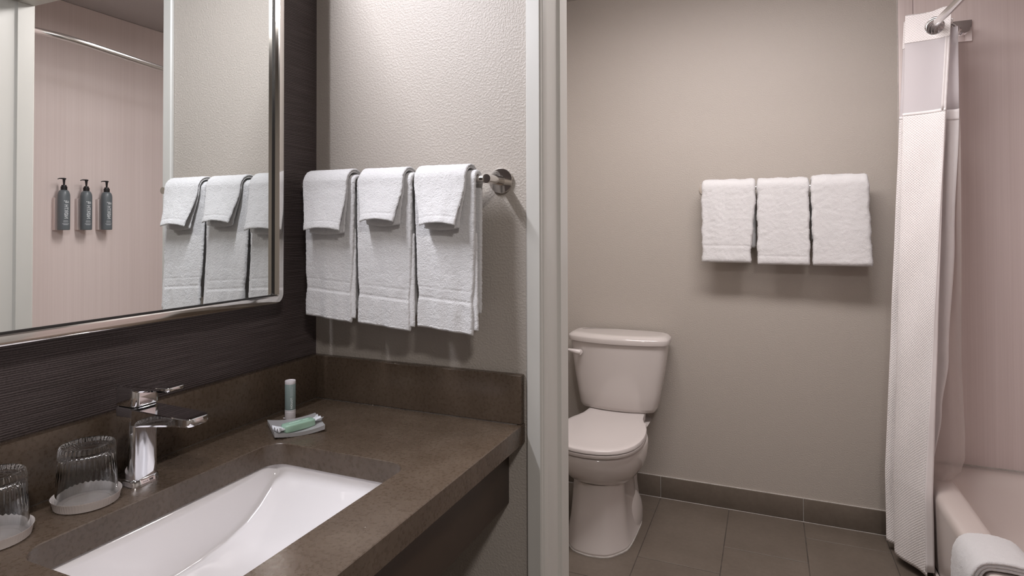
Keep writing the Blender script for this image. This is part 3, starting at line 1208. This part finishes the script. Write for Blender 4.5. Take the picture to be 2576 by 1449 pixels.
def wash_cloth(idx, tx0, tx1, bx0, bx1, zb, label):
    t = thing('washcloth', label, 'washcloth', ((tx0 + tx1) / 2, BAR_Y, zb), 0, 'washcloths over the hand towels')
    ox, oy, oz = t.location
    fr = lambda a, w, z: Vector((w - ox, a - oy, z - oz))
    th = 0.0042
    r1 = (0.0116 if idx == 1 else 0.0104) + 0.0090 + th / 2 + 0.0042
    rr = random.Random(idx + 100)
    ph = rr.random() * 6
    for lay in (0, 1):
        r = r1 + lay * (th + 0.0005)
        front = BAR_Z - zb - (0.0045 if lay else 0.0)
        back = 0.085 + 0.01 * lay
        fl = 0.0075 + (0.013 if lay else 0.0)
        path = drape_path(BAR_Y, BAR_Z, r, front, back, fl, 0.004)
        plen = front + back + PI * r
        tf = front / plen
        c, w = (tx0 + tx1) / 2, (tx1 - tx0) / 2
        cb, wb = (bx0 + bx1) / 2, (bx1 - bx0) / 2

        def hw(q, w=w, wb=wb, tf=tf, lay=lay):
            return lerp(w, wb, 1 - smooth01(q / tf)) - (0.0 if lay else 0.0005)

        def sh(q, c=c, cb=cb, tf=tf, lay=lay):
            return lerp(c, cb, (1 - min(1, q / tf)) ** 1.2) + (0 if lay else (0.0045 if idx == 2 else 0.001) * (1 - min(1, q / tf)))

        def wave(q, u, tf=tf, lay=lay):
            k = max(0, 1 - q / tf)
            return (0.0055 * k * (1 - u * u) if lay else -0.001 * k) + 0.0008 * k * math.sin(u * 9 + ph)
        drape('outer_layer' if lay else 'inner_layer', path, hw, sh, lambda q: th * (1 + 0.12 * (q < 0.05)), 'terry', t, fr, 0.0021, 0.0008, idx + 60 + lay * 7, wave,
              bands=((0.055, 0.006, .0007),), dz=lambda q, u, tf=tf, lay=lay: (0.0045 if lay else -0.0045) * (1 - u * u) * max(0, 1 - q / tf) ** 2)
    return t


wash_cloth(1, 0.0480, 0.1700, 0.0680, 0.1660, 1.2780, 'white washcloth over the hand towel next to the dark wallpaper wall')
wash_cloth(2, 0.2000, 0.3140, 0.2170, 0.3040, 1.2960, 'white washcloth over the middle hand towel with a gaping fold')
wash_cloth(3, 0.3410, 0.4610, 0.3640, 0.4490, 1.2880, 'white washcloth over the hand towel next to the bare nickel post')

# bath towels in the toilet room
BB_Y, BB_Z = YW - 0.078, 1.4600
towel_bar('towel_bar', 'nickel towel bar behind the bath towels on the greige wall', 0.7485, 1.3600, BB_Y, BB_Z, YW)


def bath_towel(idx, x0, x1, bx0, bx1, zb, label, top_add=0.0, k0=0.0, k1=0.0):
    t = thing('bath_towel', label, 'towel', ((x0 + x1) / 2, BB_Y, zb), 0, 'bath towels in the toilet room')
    ox, oy, oz = t.location
    th = 0.026 + top_add
    r = 0.0135 + th / 2 + (0.002 if idx == 3 else 0)
    front, back = BB_Z - zb - 0.006, BB_Z - zb - 0.05 - 0.02 * idx
    path = drape_path(BB_Y, BB_Z, r, front, back, 0.012, 0.010)
    plen = front + back + PI * r
    tf = front / plen
    c, w = (x0 + x1) / 2, (x1 - x0) / 2
    cb, wb = (bx0 + bx1) / 2, (bx1 - bx0) / 2
    ph = idx * 2.1
    fr = lambda a, ww, z: Vector((ww - ox, a - oy, z - oz))

    def wave(q, u):
        k = max(0, 1 - q / tf)
        return 0.003 * k * math.sin(u * 4 + ph) + 0.0015 * math.sin(u * 8 + ph + q * 9)

    qb = tf + PI * r / plen * 0.5

    def hw(q):
        if q > qb:
            return w - (k0 + k1) / 2 - 0.002
        return lerp(w, wb, 1 - smooth01(q / tf)) + 0.0014 * math.sin(q * 31 + ph) + 0.0012 * math.sin(q * 67)
    drape('body', path, hw, lambda q: c + (k0 - k1) / 2 if q > qb else lerp(c, cb, 1 - smooth01(q / tf)), lambda q: th * (1 + 0.12 * math.exp(-(q / 0.05) ** 2)), 'terry', t, fr, 0.0042, 0.0016, idx + 80, wave, 4,
          bands=((0.052, 0.006, .0016),) if idx == 2 else ((0.11, 0.006, 0.0012),) if idx == 1 else ())
    return t


bath_towel(1, 0.7420, 0.9690, 0.7440, 0.9480, 1.1230, 'white folded bath towel on the bar, closest to the toilet', 0.0, 0.030, 0.0)
bath_towel(2, 0.9740, 1.1790, 0.9740, 1.1790, 1.1180, 'white folded bath towel hanging between two other bath towels')
bath_towel(3, 1.1850, 1.3990, 1.1900, 1.4070, 1.1180, 'white folded bath towel on the bar, closest to the shower curtain', 0.005, 0.0, 0.062)


# ------------------------------------------------------------------ toilet
def toilet():
    cx = 0.3640
    t = thing('toilet', 'white two piece toilet with closed lid against the greige wall', 'toilet', (cx, YW, 0))
    # local coordinates: y = 0 at the wall, negative towards the room
    NS = 56

    def egg(z, yb, yf, w, sq=2.2, wy=0.42):
        """plan outline: back at yb, front at yf, half width w, widest at wy of the length from the back"""
        pts = []
        ym = lerp(yb, yf, wy)
        for i in range(NS):
            a = 2 * PI * i / NS
            c, s = math.cos(a), math.sin(a)
            x = w * math.copysign(abs(c) ** (2 / sq), c)
            k = math.copysign(abs(s) ** (2 / sq), s)
            y = ym + (k * (yb - ym) if k > 0 else -k * (yf - ym))
            pts.append((x, y, z))
        return pts
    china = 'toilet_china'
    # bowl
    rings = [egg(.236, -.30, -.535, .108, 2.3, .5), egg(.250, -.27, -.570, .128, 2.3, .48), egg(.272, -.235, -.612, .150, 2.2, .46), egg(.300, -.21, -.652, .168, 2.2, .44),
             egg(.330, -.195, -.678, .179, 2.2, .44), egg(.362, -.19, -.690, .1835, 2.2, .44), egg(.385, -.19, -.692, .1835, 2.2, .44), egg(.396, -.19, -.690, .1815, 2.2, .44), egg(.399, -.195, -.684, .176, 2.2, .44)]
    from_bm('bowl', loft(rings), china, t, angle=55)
    # pedestal: flat-fronted column flaring to the foot
    def ped(z, yb, yf, wf, wb, ch, r=1):
        # polygon with chamfered front corners, resampled and slightly rounded
        base = [(-wb, yb), (-wb, lerp(yb, yf, .55)), (-wf, yf + ch), (-wf * .55, yf + ch * .15), (0, yf), (wf * .55, yf + ch * .15), (wf, yf + ch), (wb, lerp(yb, yf, .55)), (wb, yb)]
        pts = []
        for (a, b) in zip(base, base[1:] + base[:1]):
            for k in range(5):
                pts.append((lerp(a[0], b[0], k / 5), lerp(a[1], b[1], k / 5)))
        for _ in range(3):
            q = len(pts)
            pts = [((pts[i - 1][0] + 2 * pts[i][0] + pts[(i + 1) % q][0]) / 4, (pts[i - 1][1] + 2 * pts[i][1] + pts[(i + 1) % q][1]) / 4) for i in range(q)]
        return [(x, y, z) for x, y in pts]
    rings = [ped(0.004, -.20, -.640, .128, .135, .10), ped(0.012, -.20, -.642, .130, .137, .10), ped(0.03, -.20, -.638, .126, .128, .10), ped(.10, -.20, -.618, .116, .112, .095), ped(.18, -.21, -.604, .110, .104, .09),
             ped(.235, -.22, -.597, .107, .102, .09), ped(.262, -.23, -.60, .110, .104, .09)]
    from_bm('pedestal', loft(rings), china, t, angle=24)
    fo = [ped(0.0005, -.197, -.645, .133, .140, .10), ped(0.0045, -.197, -.645, .133, .140, .10)]
    from_bm('foot_caulk', loft(fo), 'caulk', t)
    rings = [egg(.0006, -.15, -.450, .137, 2.6, .5), egg(.02, -.15, -.450, .138, 2.6, .5), egg(.055, -.15, -.446, .1365, 2.6, .5), egg(.085, -.16, -.438, .131, 2.6, .5), egg(.108, -.17, -.424, .121, 2.5, .5), egg(.124, -.19, -.408, .108, 2.4, .5),
             egg(.134, -.21, -.385, .090, 2.3, .5), egg(.138, -.24, -.35, .066, 2.2, .5)]
    from_bm('trapway', loft(rings), china, t, angle=60)
    rings = [egg(.0, -.10, -.36, .115, 3, .5), egg(.03, -.10, -.36, .112, 3, .5), egg(.14, -.10, -.36, .098, 3, .5), egg(.26, -.10, -.34, .10, 3, .5), egg(.34, -.03, -.34, .125, 3.4, .4), egg(.395, -.03, -.34, .15, 3.4, .4)]
    from_bm('rear_foot', loft(rings), china, t, angle=60)
    # seat and lid
    def seat(z, e, yb=-.150):
        pts = []
        half = [(0.0, -.700 - e)]
        tab = [(0, -.700), (.045, -.6955), (.085, -.682), (.12, -.659), (.148, -.626), (.168, -.585), (.180, -.535), (.1845, -.480), (.183, -.425), (.176, -.370), (.164, -.322), (.148, -.280), (.136, -.240), (.131, -.195), (.1305, -.150)]
        res = []
        for (x, y) in tab:
            sx = x + (e if x > 0.02 else 0)
            res.append((sx, y - (e if y < -.5 else 0)))
        left = [(-x, y) for x, y in res[1:]][::-1]
        return [(x, y, z) for x, y in left + res]
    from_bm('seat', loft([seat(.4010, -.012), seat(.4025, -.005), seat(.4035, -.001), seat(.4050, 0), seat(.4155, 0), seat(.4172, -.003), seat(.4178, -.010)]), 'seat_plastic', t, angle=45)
    def inset(ring, k, z):
        return [(x * k, -.425 + (y + .425) * k, z) for x, y, _ in ring]
    s0 = seat(0, 0.0005)
    lid = [inset(s0, .95, .4195), inset(s0, .985, .4198), inset(s0, 1, .4212), inset(s0, 1, .4315), inset(s0, .990, .4350), inset(s0, .965, .4366), inset(s0, .90, .4374), inset(s0, .84, .4366), inset(s0, .5, .4368), inset(s0, .05, .4370)]
    from_bm('lid', loft(lid), 'seat_plastic', t, angle=40)
    for s in (-1, 1):
        from_bm('hinge', tube([(s * .06, -.147, .413), (s * .10, -.147, .413)], .0115, 16), 'seat_plastic', t)
        # bolt cap on the rear deck
        from_bm('bolt_cap', lathe([(.014, 0), (.013, .008), (.008, .013), (0, .015)], 20, (s * .135, -.215)), china, t).location = (0, 0, .395)

    # tank: D-shaped plan, tapering down
    def dee(z, w, yf, sag, r=.02):
        pts = []
        m = 20
        for k in range(m + 1):                       # front, left to right
            u = -1 + 2 * k / m
            pts.append((u * w, yf + sag * abs(u) ** 2.2, z))
        yb = -.022
        side = 5
        pr = pts[-1]
        for k in range(1, side + 1):
            v = k / side
            pts.append((w + (.004 * math.sin(PI * v)), lerp(pr[1], yb - 0.012, v), z))
        pts.append((w - .012, yb, z))
        for k in range(1, 6):
            pts.append((lerp(w - .012, -w + .012, k / 6), yb, z))
        pts.append((-w + .012, yb, z))
        for k in range(side, 0, -1):
            v = k / side
            pts.append((-w - (.004 * math.sin(PI * v)), lerp(pr[1], yb - 0.012, v), z))
        q = len(pts)
        out = []
        for i in range(q):
            a, b, c = pts[i - 1], pts[i], pts[(i + 1) % q]
            out.append(((a[0] + 2 * b[0] + c[0]) / 4, (a[1] + 2 * b[1] + c[1]) / 4, z))
        return out
    rings = [dee(.430, .120, -.150, .03), dee(.4335, .150, -.178, .03), dee(.442, .170, -.194, .035), dee(.458, .178, -.201, .04), dee(.52, .190, -.206, .045), dee(.60, .204, -.211, .048), dee(.68, .2155, -.2145, .05), dee(.735, .2215, -.2165, .05), dee(.748, .2225, -.217, .05)]
    from_bm('tank', loft(rings), china, t, angle=50)
    rings = [dee(.7485, .226, -.222, .052), dee(.7510, .2315, -.2265, .052), dee(.7700, .2345, -.2300, .052), dee(.7765, .2320, -.2275, .052), dee(.7860, .2180, -.2130, .052), dee(.7885, .2080, -.2030, .052), dee(.7890, .19, -.185, .05)]
    from_bm('tank_lid', loft(rings), china, t, angle=50)
    # flush lever on the left front
    b = lathe([(0, 0), (.014, 0), (.0145, .004), (.013, .012), (0, .014)], 24)
    bmesh.ops.rotate(b, verts=b.verts, cent=(0, 0, 0), matrix=Matrix.Rotation(PI / 2, 3, 'X'))
    fl = from_bm('flush_lever', b, 'seat_plastic', t, loc=(-.166, -.1985, .700))
    pts = [(0.004, -.012, .002), (-.010, -.017, .004), (-.028, -.020, .008), (-.046, -.021, .011), (-.060, -.021, .012)]
    from_bm('lever_arm', tube(pts, [.0115, .0120, .0095, .0060, .0030], 16), 'seat_plastic', fl)
    return t


toilet()

# ------------------------------------------------------------------ bathtub
def tub():
    x0, x1, y0, y1, zr = 1.5600, XT - 0.007, YP + 0.007, YW - 0.007, 0.333
    t = thing('bathtub', 'white alcove bathtub behind the shower curtain', 'bathtub', (x0, y0, 0))
    W, L = x1 - x0, y1 - y0

    def rr(a, b, c, d, r, z, n=8):
        return [(x, y, z) for x, y in rrect(a, b, c, d, r, n)]
    rings = [rr(0.012, W, 0, L, .004, 0.0006), rr(0.012, W, 0, L, .004, .03), rr(0.006, W, 0, L, .004, .10), rr(0.000, W, 0, L, .004, zr - .035), rr(0.001, W, 0, L, .005, zr - .022),
             rr(0.006, W - .001, .001, L - .001, .006, zr - .010), rr(0.014, W - .004, .003, L - .003, .008, zr - .003), rr(0.026, W - .010, .010, L - .008, .012, zr),
             rr(0.072, W - .055, .055, L - .060, .07, zr), rr(0.086, W - .066, .07, L - .078, .085, zr - .004), rr(0.098, W - .075, .085, L - .095, .10, zr - .016), rr(0.106, W - .082, .10, L - .112, .11, zr - .04),
             rr(0.125, W - .10, .13, L - .16, .13, zr - .16), rr(0.15, W - .125, .17, L - .22, .13, zr - .245), rr(0.19, W - .165, .23, L - .29, .12, zr - .27), rr(0.26, W - .24, .34, L - .40, .08, zr - .276)]
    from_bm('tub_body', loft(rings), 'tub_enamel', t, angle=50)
    box('apron_rib', (-0.0015, 0.05, 0.025), (0.008, L - 0.05, 0.045), 'tub_enamel', t, 0.0008)
    box('caulk_line', (0.06, L - 0.004, zr - 0.002), (W, L + 0.0005, zr + 0.004), 'caulk', t)
    return t


tub()

# bath mat folded over the tub rim
def tub_mat():
    t = thing('bath_mat', 'white folded bath mat draped over the rim of the bathtub', 'bath mat', (1.62, 0.98, 0.30))
    ox, oy, oz = t.location
    fr = lambda a, w, z: Vector((a - ox, w - oy, z - oz))
    for k in range(3):
        o = 0.0088 + k * 0.0098
        pts = [(1.553 - o, 0.10 + 0.02 * k), (1.553 - o, 0.20), (1.555 - o, 0.28), (1.560 - o * .9, 0.316 + o * .35), (1.572 - o * .5, 0.332 + o * .8), (1.595, 0.3345 + o), (1.630, 0.3345 + o),
               (1.656 + o * .5, 0.330 + o * .85), (1.672 + o * .85, 0.315 + o * .5), (1.683 + o, 0.290), (1.689 + o, 0.25), (1.695 + o, 0.20)]
        pts = [(p.x, p.y) for p in curve_pts([(a, b, 0) for a, b in pts], 4)]
        drape('layer', pts, lambda q, k=k: 0.088 - 0.004 * (2 - k), lambda q, k=k: 0.962 + 0.002 * k, lambda q: 0.0096, 'terry', t, fr, 0.0032, 0.0012, 200 + k, lambda q, u: 0.001 * math.sin(u * 6), 3)
    return t


tub_mat()

# ------------------------------------------------------------------ shower rod, curtain, liner
ROD_YC = (YP + YW) / 2
ROD_H = (YW - YP) / 2 - 0.030


def rod_pt(y):
    s = (y - ROD_YC) / ROD_H
    a = min(1, abs(s))
    return Vector((1.742 - 0.150 * (1 - a ** 8), y, 2.070 - 0.056 * (1 - a * a)))


rod = thing('shower_rod', 'bowed chrome shower curtain rod with square wall plates', 'curtain rod', (1.742, YW, 2.070))
ys = [ROD_YC - ROD_H + 2 * ROD_H * (0.5 - 0.5 * math.cos(PI * k / 60)) for k in range(61)]
from_bm('rod', tube([rod_pt(y) - rod.location for y in ys], 0.0127, 24), 'steel', rod)
for yy, s in ((YW - 0.0065, -1), (YP + 0.0065, 1)):
    a, b = sorted((yy, yy + s * 0.011))
    from_bm('collar', tube([(0, yy - YW + s * 0.010, 0), (0, yy - YW + s * 0.046, 0)], 0.0175, 28), 'chrome', rod, angle=40)
    box('wall_plate', (-0.033, a - YW, -0.043), (0.033, b - YW, 0.043), 'chrome', rod, 0.003)


# plan control points of the gathered curtain: near panel first (right edge, left edge, then zig-zag to the wall)
TOPC = [(1.650, 1.508), (1.602, 1.535), (1.513, 1.556), (1.612, 1.585), (1.660, 1.598), (1.624, 1.620), (1.522, 1.634), (1.641, 1.655), (1.690, 1.668), (1.663, 1.688), (1.560, 1.700)]
BOTC = [(1.530, 1.405), (1.497, 1.475), (1.4560, 1.545), (1.482, 1.580), (1.546, 1.575), (1.495, 1.610), (1.442, 1.640), (1.485, 1.650), (1.546, 1.640), (1.500, 1.670), (1.452, 1.696)]
ZTOP, ZBOT = 2.100, 0.035


NCUR = 10


def curtain_plan(v):
    """v = 0 top .. 1 floor"""
    k = min(1.0, v / 0.86) ** 0.95
    ctrl = [(lerp(a[0], b[0], k), lerp(a[1], b[1], k), 0) for a, b in zip(TOPC, BOTC)]
    return curve_pts(ctrl, NCUR)


def cloth_grid(name, rows, mat, parent, uvscale=True):
    """rows of points (top to bottom); UV in metres"""
    nr, nc = len(rows), len(rows[0])
    verts = [tuple(p) for r in rows for p in r]
    faces = [(i * nc + j, i * nc + j + 1, (i + 1) * nc + j + 1, (i + 1) * nc + j) for i in range(nr - 1) for j in range(nc - 1)]
    me = bpy.data.meshes.new(name)
    me.from_pydata(verts, [], faces)
    uv = me.uv_layers.new(name='UVMap')
    us = [0.0]
    mid = rows[nr // 2]
    for a, b in zip(mid[:-1], mid[1:]):
        us.append(us[-1] + (Vector(b) - Vector(a)).length)
    for poly in me.polygons:
        for li in poly.loop_indices:
            vi = me.loops[li].vertex_index
            uv.data[li].uv = (us[vi % nc], verts[vi][2])
    return link(name, me, mat, parent, True)


cur = thing('shower_curtain', 'white waffle weave shower curtain with sheer top band, gathered by the wall', 'curtain', (0, 0, 0))


def curtain_rows(z_hi, z_lo, step, off=0.0, jmin=None, jmax=None, wav=0.0):
    n = max(2, int((z_hi - z_lo) / step))
    rows = []
    for i in range(n + 1):
        z = lerp(z_hi, z_lo, i / n)
        v = (ZTOP - z) / (ZTOP - ZBOT)
        pl = curtain_plan(v)
        row = []
        for jj, p in enumerate(pl):
            j = jj * 10 / NCUR
            w = 0.004 * v * math.sin(z * 9 + j * 0.33) + 0.0025 * math.sin(z * 17 + j * 0.21) * min(1, v * 4)
            dz = 0.0
            if abs(z - z_hi) < 1e-6 and z_hi == ZTOP:
                dz = 0.006 * math.sin(j * 0.31)
            row.append(Vector((p.x + w * 0.3, p.y + w + off, z + dz)))
        rows.append(row[(jmin or 0):(jmax or len(row))])
    return rows


def thicken(o, t):
    m = o.modifiers.new('thick', 'SOLIDIFY')
    m.thickness = t
    m.offset = 0.0
    return o


GROM = [rod_pt(TOPC[q][1]) - Vector((0, 0, 0.0060)) for q in (1, 3, 5, 7, 9)]
NCUR = 40
hb = cloth_grid('header_band', curtain_rows(ZTOP, 1.990, 0.003), 'waffle', cur)
NCUR = 10
bm = bmesh.new()
bm.from_mesh(hb.data)
bmesh.ops.delete(bm, geom=[f for f in bm.faces if any((f.calc_center_median() - c).length < 0.0325 for c in GROM)], context='FACES')
bm.to_mesh(hb.data)
bm.free()
thicken(hb, 0.003)
cloth_grid('sheer_band', curtain_rows(1.990, 1.716, 0.015), 'sheer', cur)
thicken(cloth_grid('waffle_panel', curtain_rows(1.716, ZBOT, 0.012), 'waffle', cur), 0.003)
thicken(cloth_grid('seam', curtain_rows(1.7215, 1.7105, 0.004, -0.0005), 'curtain_plain', cur), 0.0042)


# plain side hem on the near edge
def edge_rows(z_hi, z_lo, step, dx0, dx1):
    n = max(2, int((z_hi - z_lo) / step))
    rows = []
    for i in range(n + 1):
        z = lerp(z_hi, z_lo, i / n)
        v = (ZTOP - z) / (ZTOP - ZBOT)
        p = curtain_plan(v)[0]
        w = 0.004 * v * math.sin(z * 9) + 0.0025 * math.sin(z * 17) * min(1, v * 4)
        rows.append([Vector((p.x + w * 0.3 + lerp(dx0, dx1(v), k / 4), p.y + w + 0.004 * k / 4 + 0.0008, z)) for k in range(5)])
    return rows


thicken(cloth_grid('side_hem', edge_rows(1.985, 0.05, 0.03, -0.004, lambda v: 0.003 + 0.034 * min(0.6, max(0, v - 0.30))), 'curtain_plain', cur), 0.003)
thicken(cloth_grid('sheer_hem', edge_rows(1.990, 1.716, 0.02, -0.014, lambda v: 0.000), 'curtain_plain', cur), 0.0022)

# grommets where the rod passes the header
for q, c in zip((1, 3, 5, 7, 9), GROM):
    a, b = Vector(TOPC[q - 1]), Vector(TOPC[q + 1])
    tg = Vector((b.x - a.x, b.y - a.y, 0)).normalized()
    nrm = Vector((-tg.y, tg.x, 0))
    if nrm.y > 0:
        nrm = -nrm
    R1, R2 = 0.0335, 0.0056
    bm = bmesh.new()
    nu, nv = 40, 14
    vs = []
    for i in range(nu):
        A = 2 * PI * i / nu
        rad = tg * math.cos(A) + Vector((0, 0, 1)) * math.sin(A)
        vs.append([bm.verts.new(c + rad * (R1 + R2 * 1.35 * math.cos(2 * PI * j / nv)) + nrm * (R2 * 0.95 * math.sin(2 * PI * j / nv))) for j in range(nv)])
    for i in range(nu):
        for j in range(nv):
            bm.faces.new((vs[i][j], vs[(i + 1) % nu][j], vs[(i + 1) % nu][(j + 1) % nv], vs[i][(j + 1) % nv]))
    from_bm('grommet', bm, 'chrome', cur)

# lining cloth and clear liner hang on the tub side
lin = thing('curtain_liner', 'thin white liner hanging inside the tub behind the waffle curtain', 'shower liner', (0, 0, 0))


def liner_rows(z_hi, z_lo, plan, step=0.02):
    n = max(2, int((z_hi - z_lo) / step))
    rows = []
    for i in range(n + 1):
        z = lerp(z_hi, z_lo, i / n)
        rows.append([Vector((x, y, z)) for x, y in plan(z)])
    return rows


def lining_plan(z):
    x1 = interp([(0.36, 1.574), (0.6, 1.606), (0.8, 1.630), (1.24, 1.654), (1.72, 1.672)], z)
    x0 = interp([(0.36, 1.560), (0.6, 1.548), (1.72, 1.615)], z)
    return [(lerp(x0, x1, k / 10), lerp(1.545, 1.525, k / 10) + 0.004 * math.sin(k * 0.9 + z * 4)) for k in range(11)]


def film_plan(z):
    x1 = interp([(0.335, 1.625), (0.350, 1.650), (0.38, 1.672), (0.43, 1.683), (0.52, 1.684), (0.62, 1.680), (0.8, 1.675), (1.2, 1.676), (1.70, 1.676)], z)
    x0 = interp([(0.34, 1.572), (0.60, 1.60)], z)
    return [(lerp(x0, x1, k / 14), 1.560 + 0.012 * math.sin(k * 0.45 + z * 3) - 0.02 * k / 14) for k in range(15)]


thicken(cloth_grid('lining', liner_rows(1.72, 0.36, lining_plan), 'curtain_plain', lin), 0.0012)
thicken(cloth_grid('lining_seam', [[Vector((x, y - 0.0012, z)) for x, y in lining_plan(z)] for z in (1.722, 1.710, 1.690, 1.682)], 'curtain_plain', lin), 0.0012)
cloth_grid('film', liner_rows(1.72, 0.336, film_plan, 0.01), 'liner_film', lin)
thicken(cloth_grid('sheer_top', [[Vector((x, y, z)) for x, y in lining_plan(1.72)] for z in (2.03, 1.9, 1.8, 1.72)], 'sheer', lin), 0.0006)


# ------------------------------------------------------------------ pump bottles on the tub wall
def pump_bottle(y, label):
    bx = XT - 0.006 - 0.050
    t = thing('pump_bottle', label, 'bottle', (bx, y, 1.2785), 0, 'pump bottles on the shower wall')
    r = 0.0258
    body = [(0, 0.0005), (r - .003, 0.0005), (r - .0008, 0.0015), (r, 0.004), (r, 0.168)]
    for k in range(1, 9):
        a = PI / 2 * k / 9
        body.append((r * 0.50 + r * 0.50 * math.cos(a), 0.168 + 0.032 * math.sin(a)))
    body += [(r * .50, 0.2005), (0, 0.2005)]
    from_bm('bottle_body', lathe(body, 56), 'bottle_grey', t, angle=50)
    from_bm('collar', lathe([(0, .1995), (.0138, .1995), (.0140, .202), (.0140, .2175), (.0112, .2185), (.0104, .2245), (0, .2245)], 36), 'black_plastic', t)
    pm = from_bm('pump', lathe([(.0040, .223), (.0044, .235), (.0060, .2500), (.0066, .2560), (.0050, .2572), (0, .2572)], 24), 'black_plastic', t)
    pts = [(0, 0.0085, .2560), (0, 0, .2566), (0, -.012, .2568), (0, -.022, .2560), (0, -.029, .2528)]
    from_bm('nozzle', tube(pts, [.0036, .0040, .0030, .0024, .0020], 12), 'black_plastic', pm)
    rr = r + 0.0003
    ang = PI + 0.10
    wrap_text('lettering', 'N\u00d8RTH', 0.0240, rr, ang, 0.0580, 1, 'print_white', t, 0.0, 0.068)
    wrap_text('lettering', '68\u00b0', 0.0180, rr, ang, 0.1345, 0, 'print_white', t, 0.0, 0.0225)
    for (z, w) in ((0.0465, .020), (0.0400, .022), (0.0310, .030), (0.0268, .020)):
        wrap_bar('fine_print', -w / 2 + .002, w / 2 + .002, z, z + 0.0016, rr, ang, 'print_white', t)
    h = thing('bottle_bracket', 'pale box bracket ' + LBR[y], 'bracket', (XT - 0.006, y, 1.2785), 0, 'bottle brackets on the shower wall')
    box('holder', (-0.0240, -0.0262, 0.0), (-0.0003, 0.0262, 0.162), 'surround', h, 0.002)
    box('clip', (-0.0250, -0.011, 0.05), (-0.0240, 0.011, 0.10), 'white_plastic', h)
    return t


LBR = {0.7220: 'behind the pump bottle closest to the doorway wall', 0.8290: 'behind the middle pump bottle', 0.9330: 'behind the pump bottle closest to the toilet wall'}
pump_bottle(0.7220, 'grey pump bottle with black pump, closest to the doorway wall')
pump_bottle(0.8290, 'grey pump bottle with black pump, between two others')
pump_bottle(0.9330, 'grey pump bottle with black pump, closest to the toilet wall')
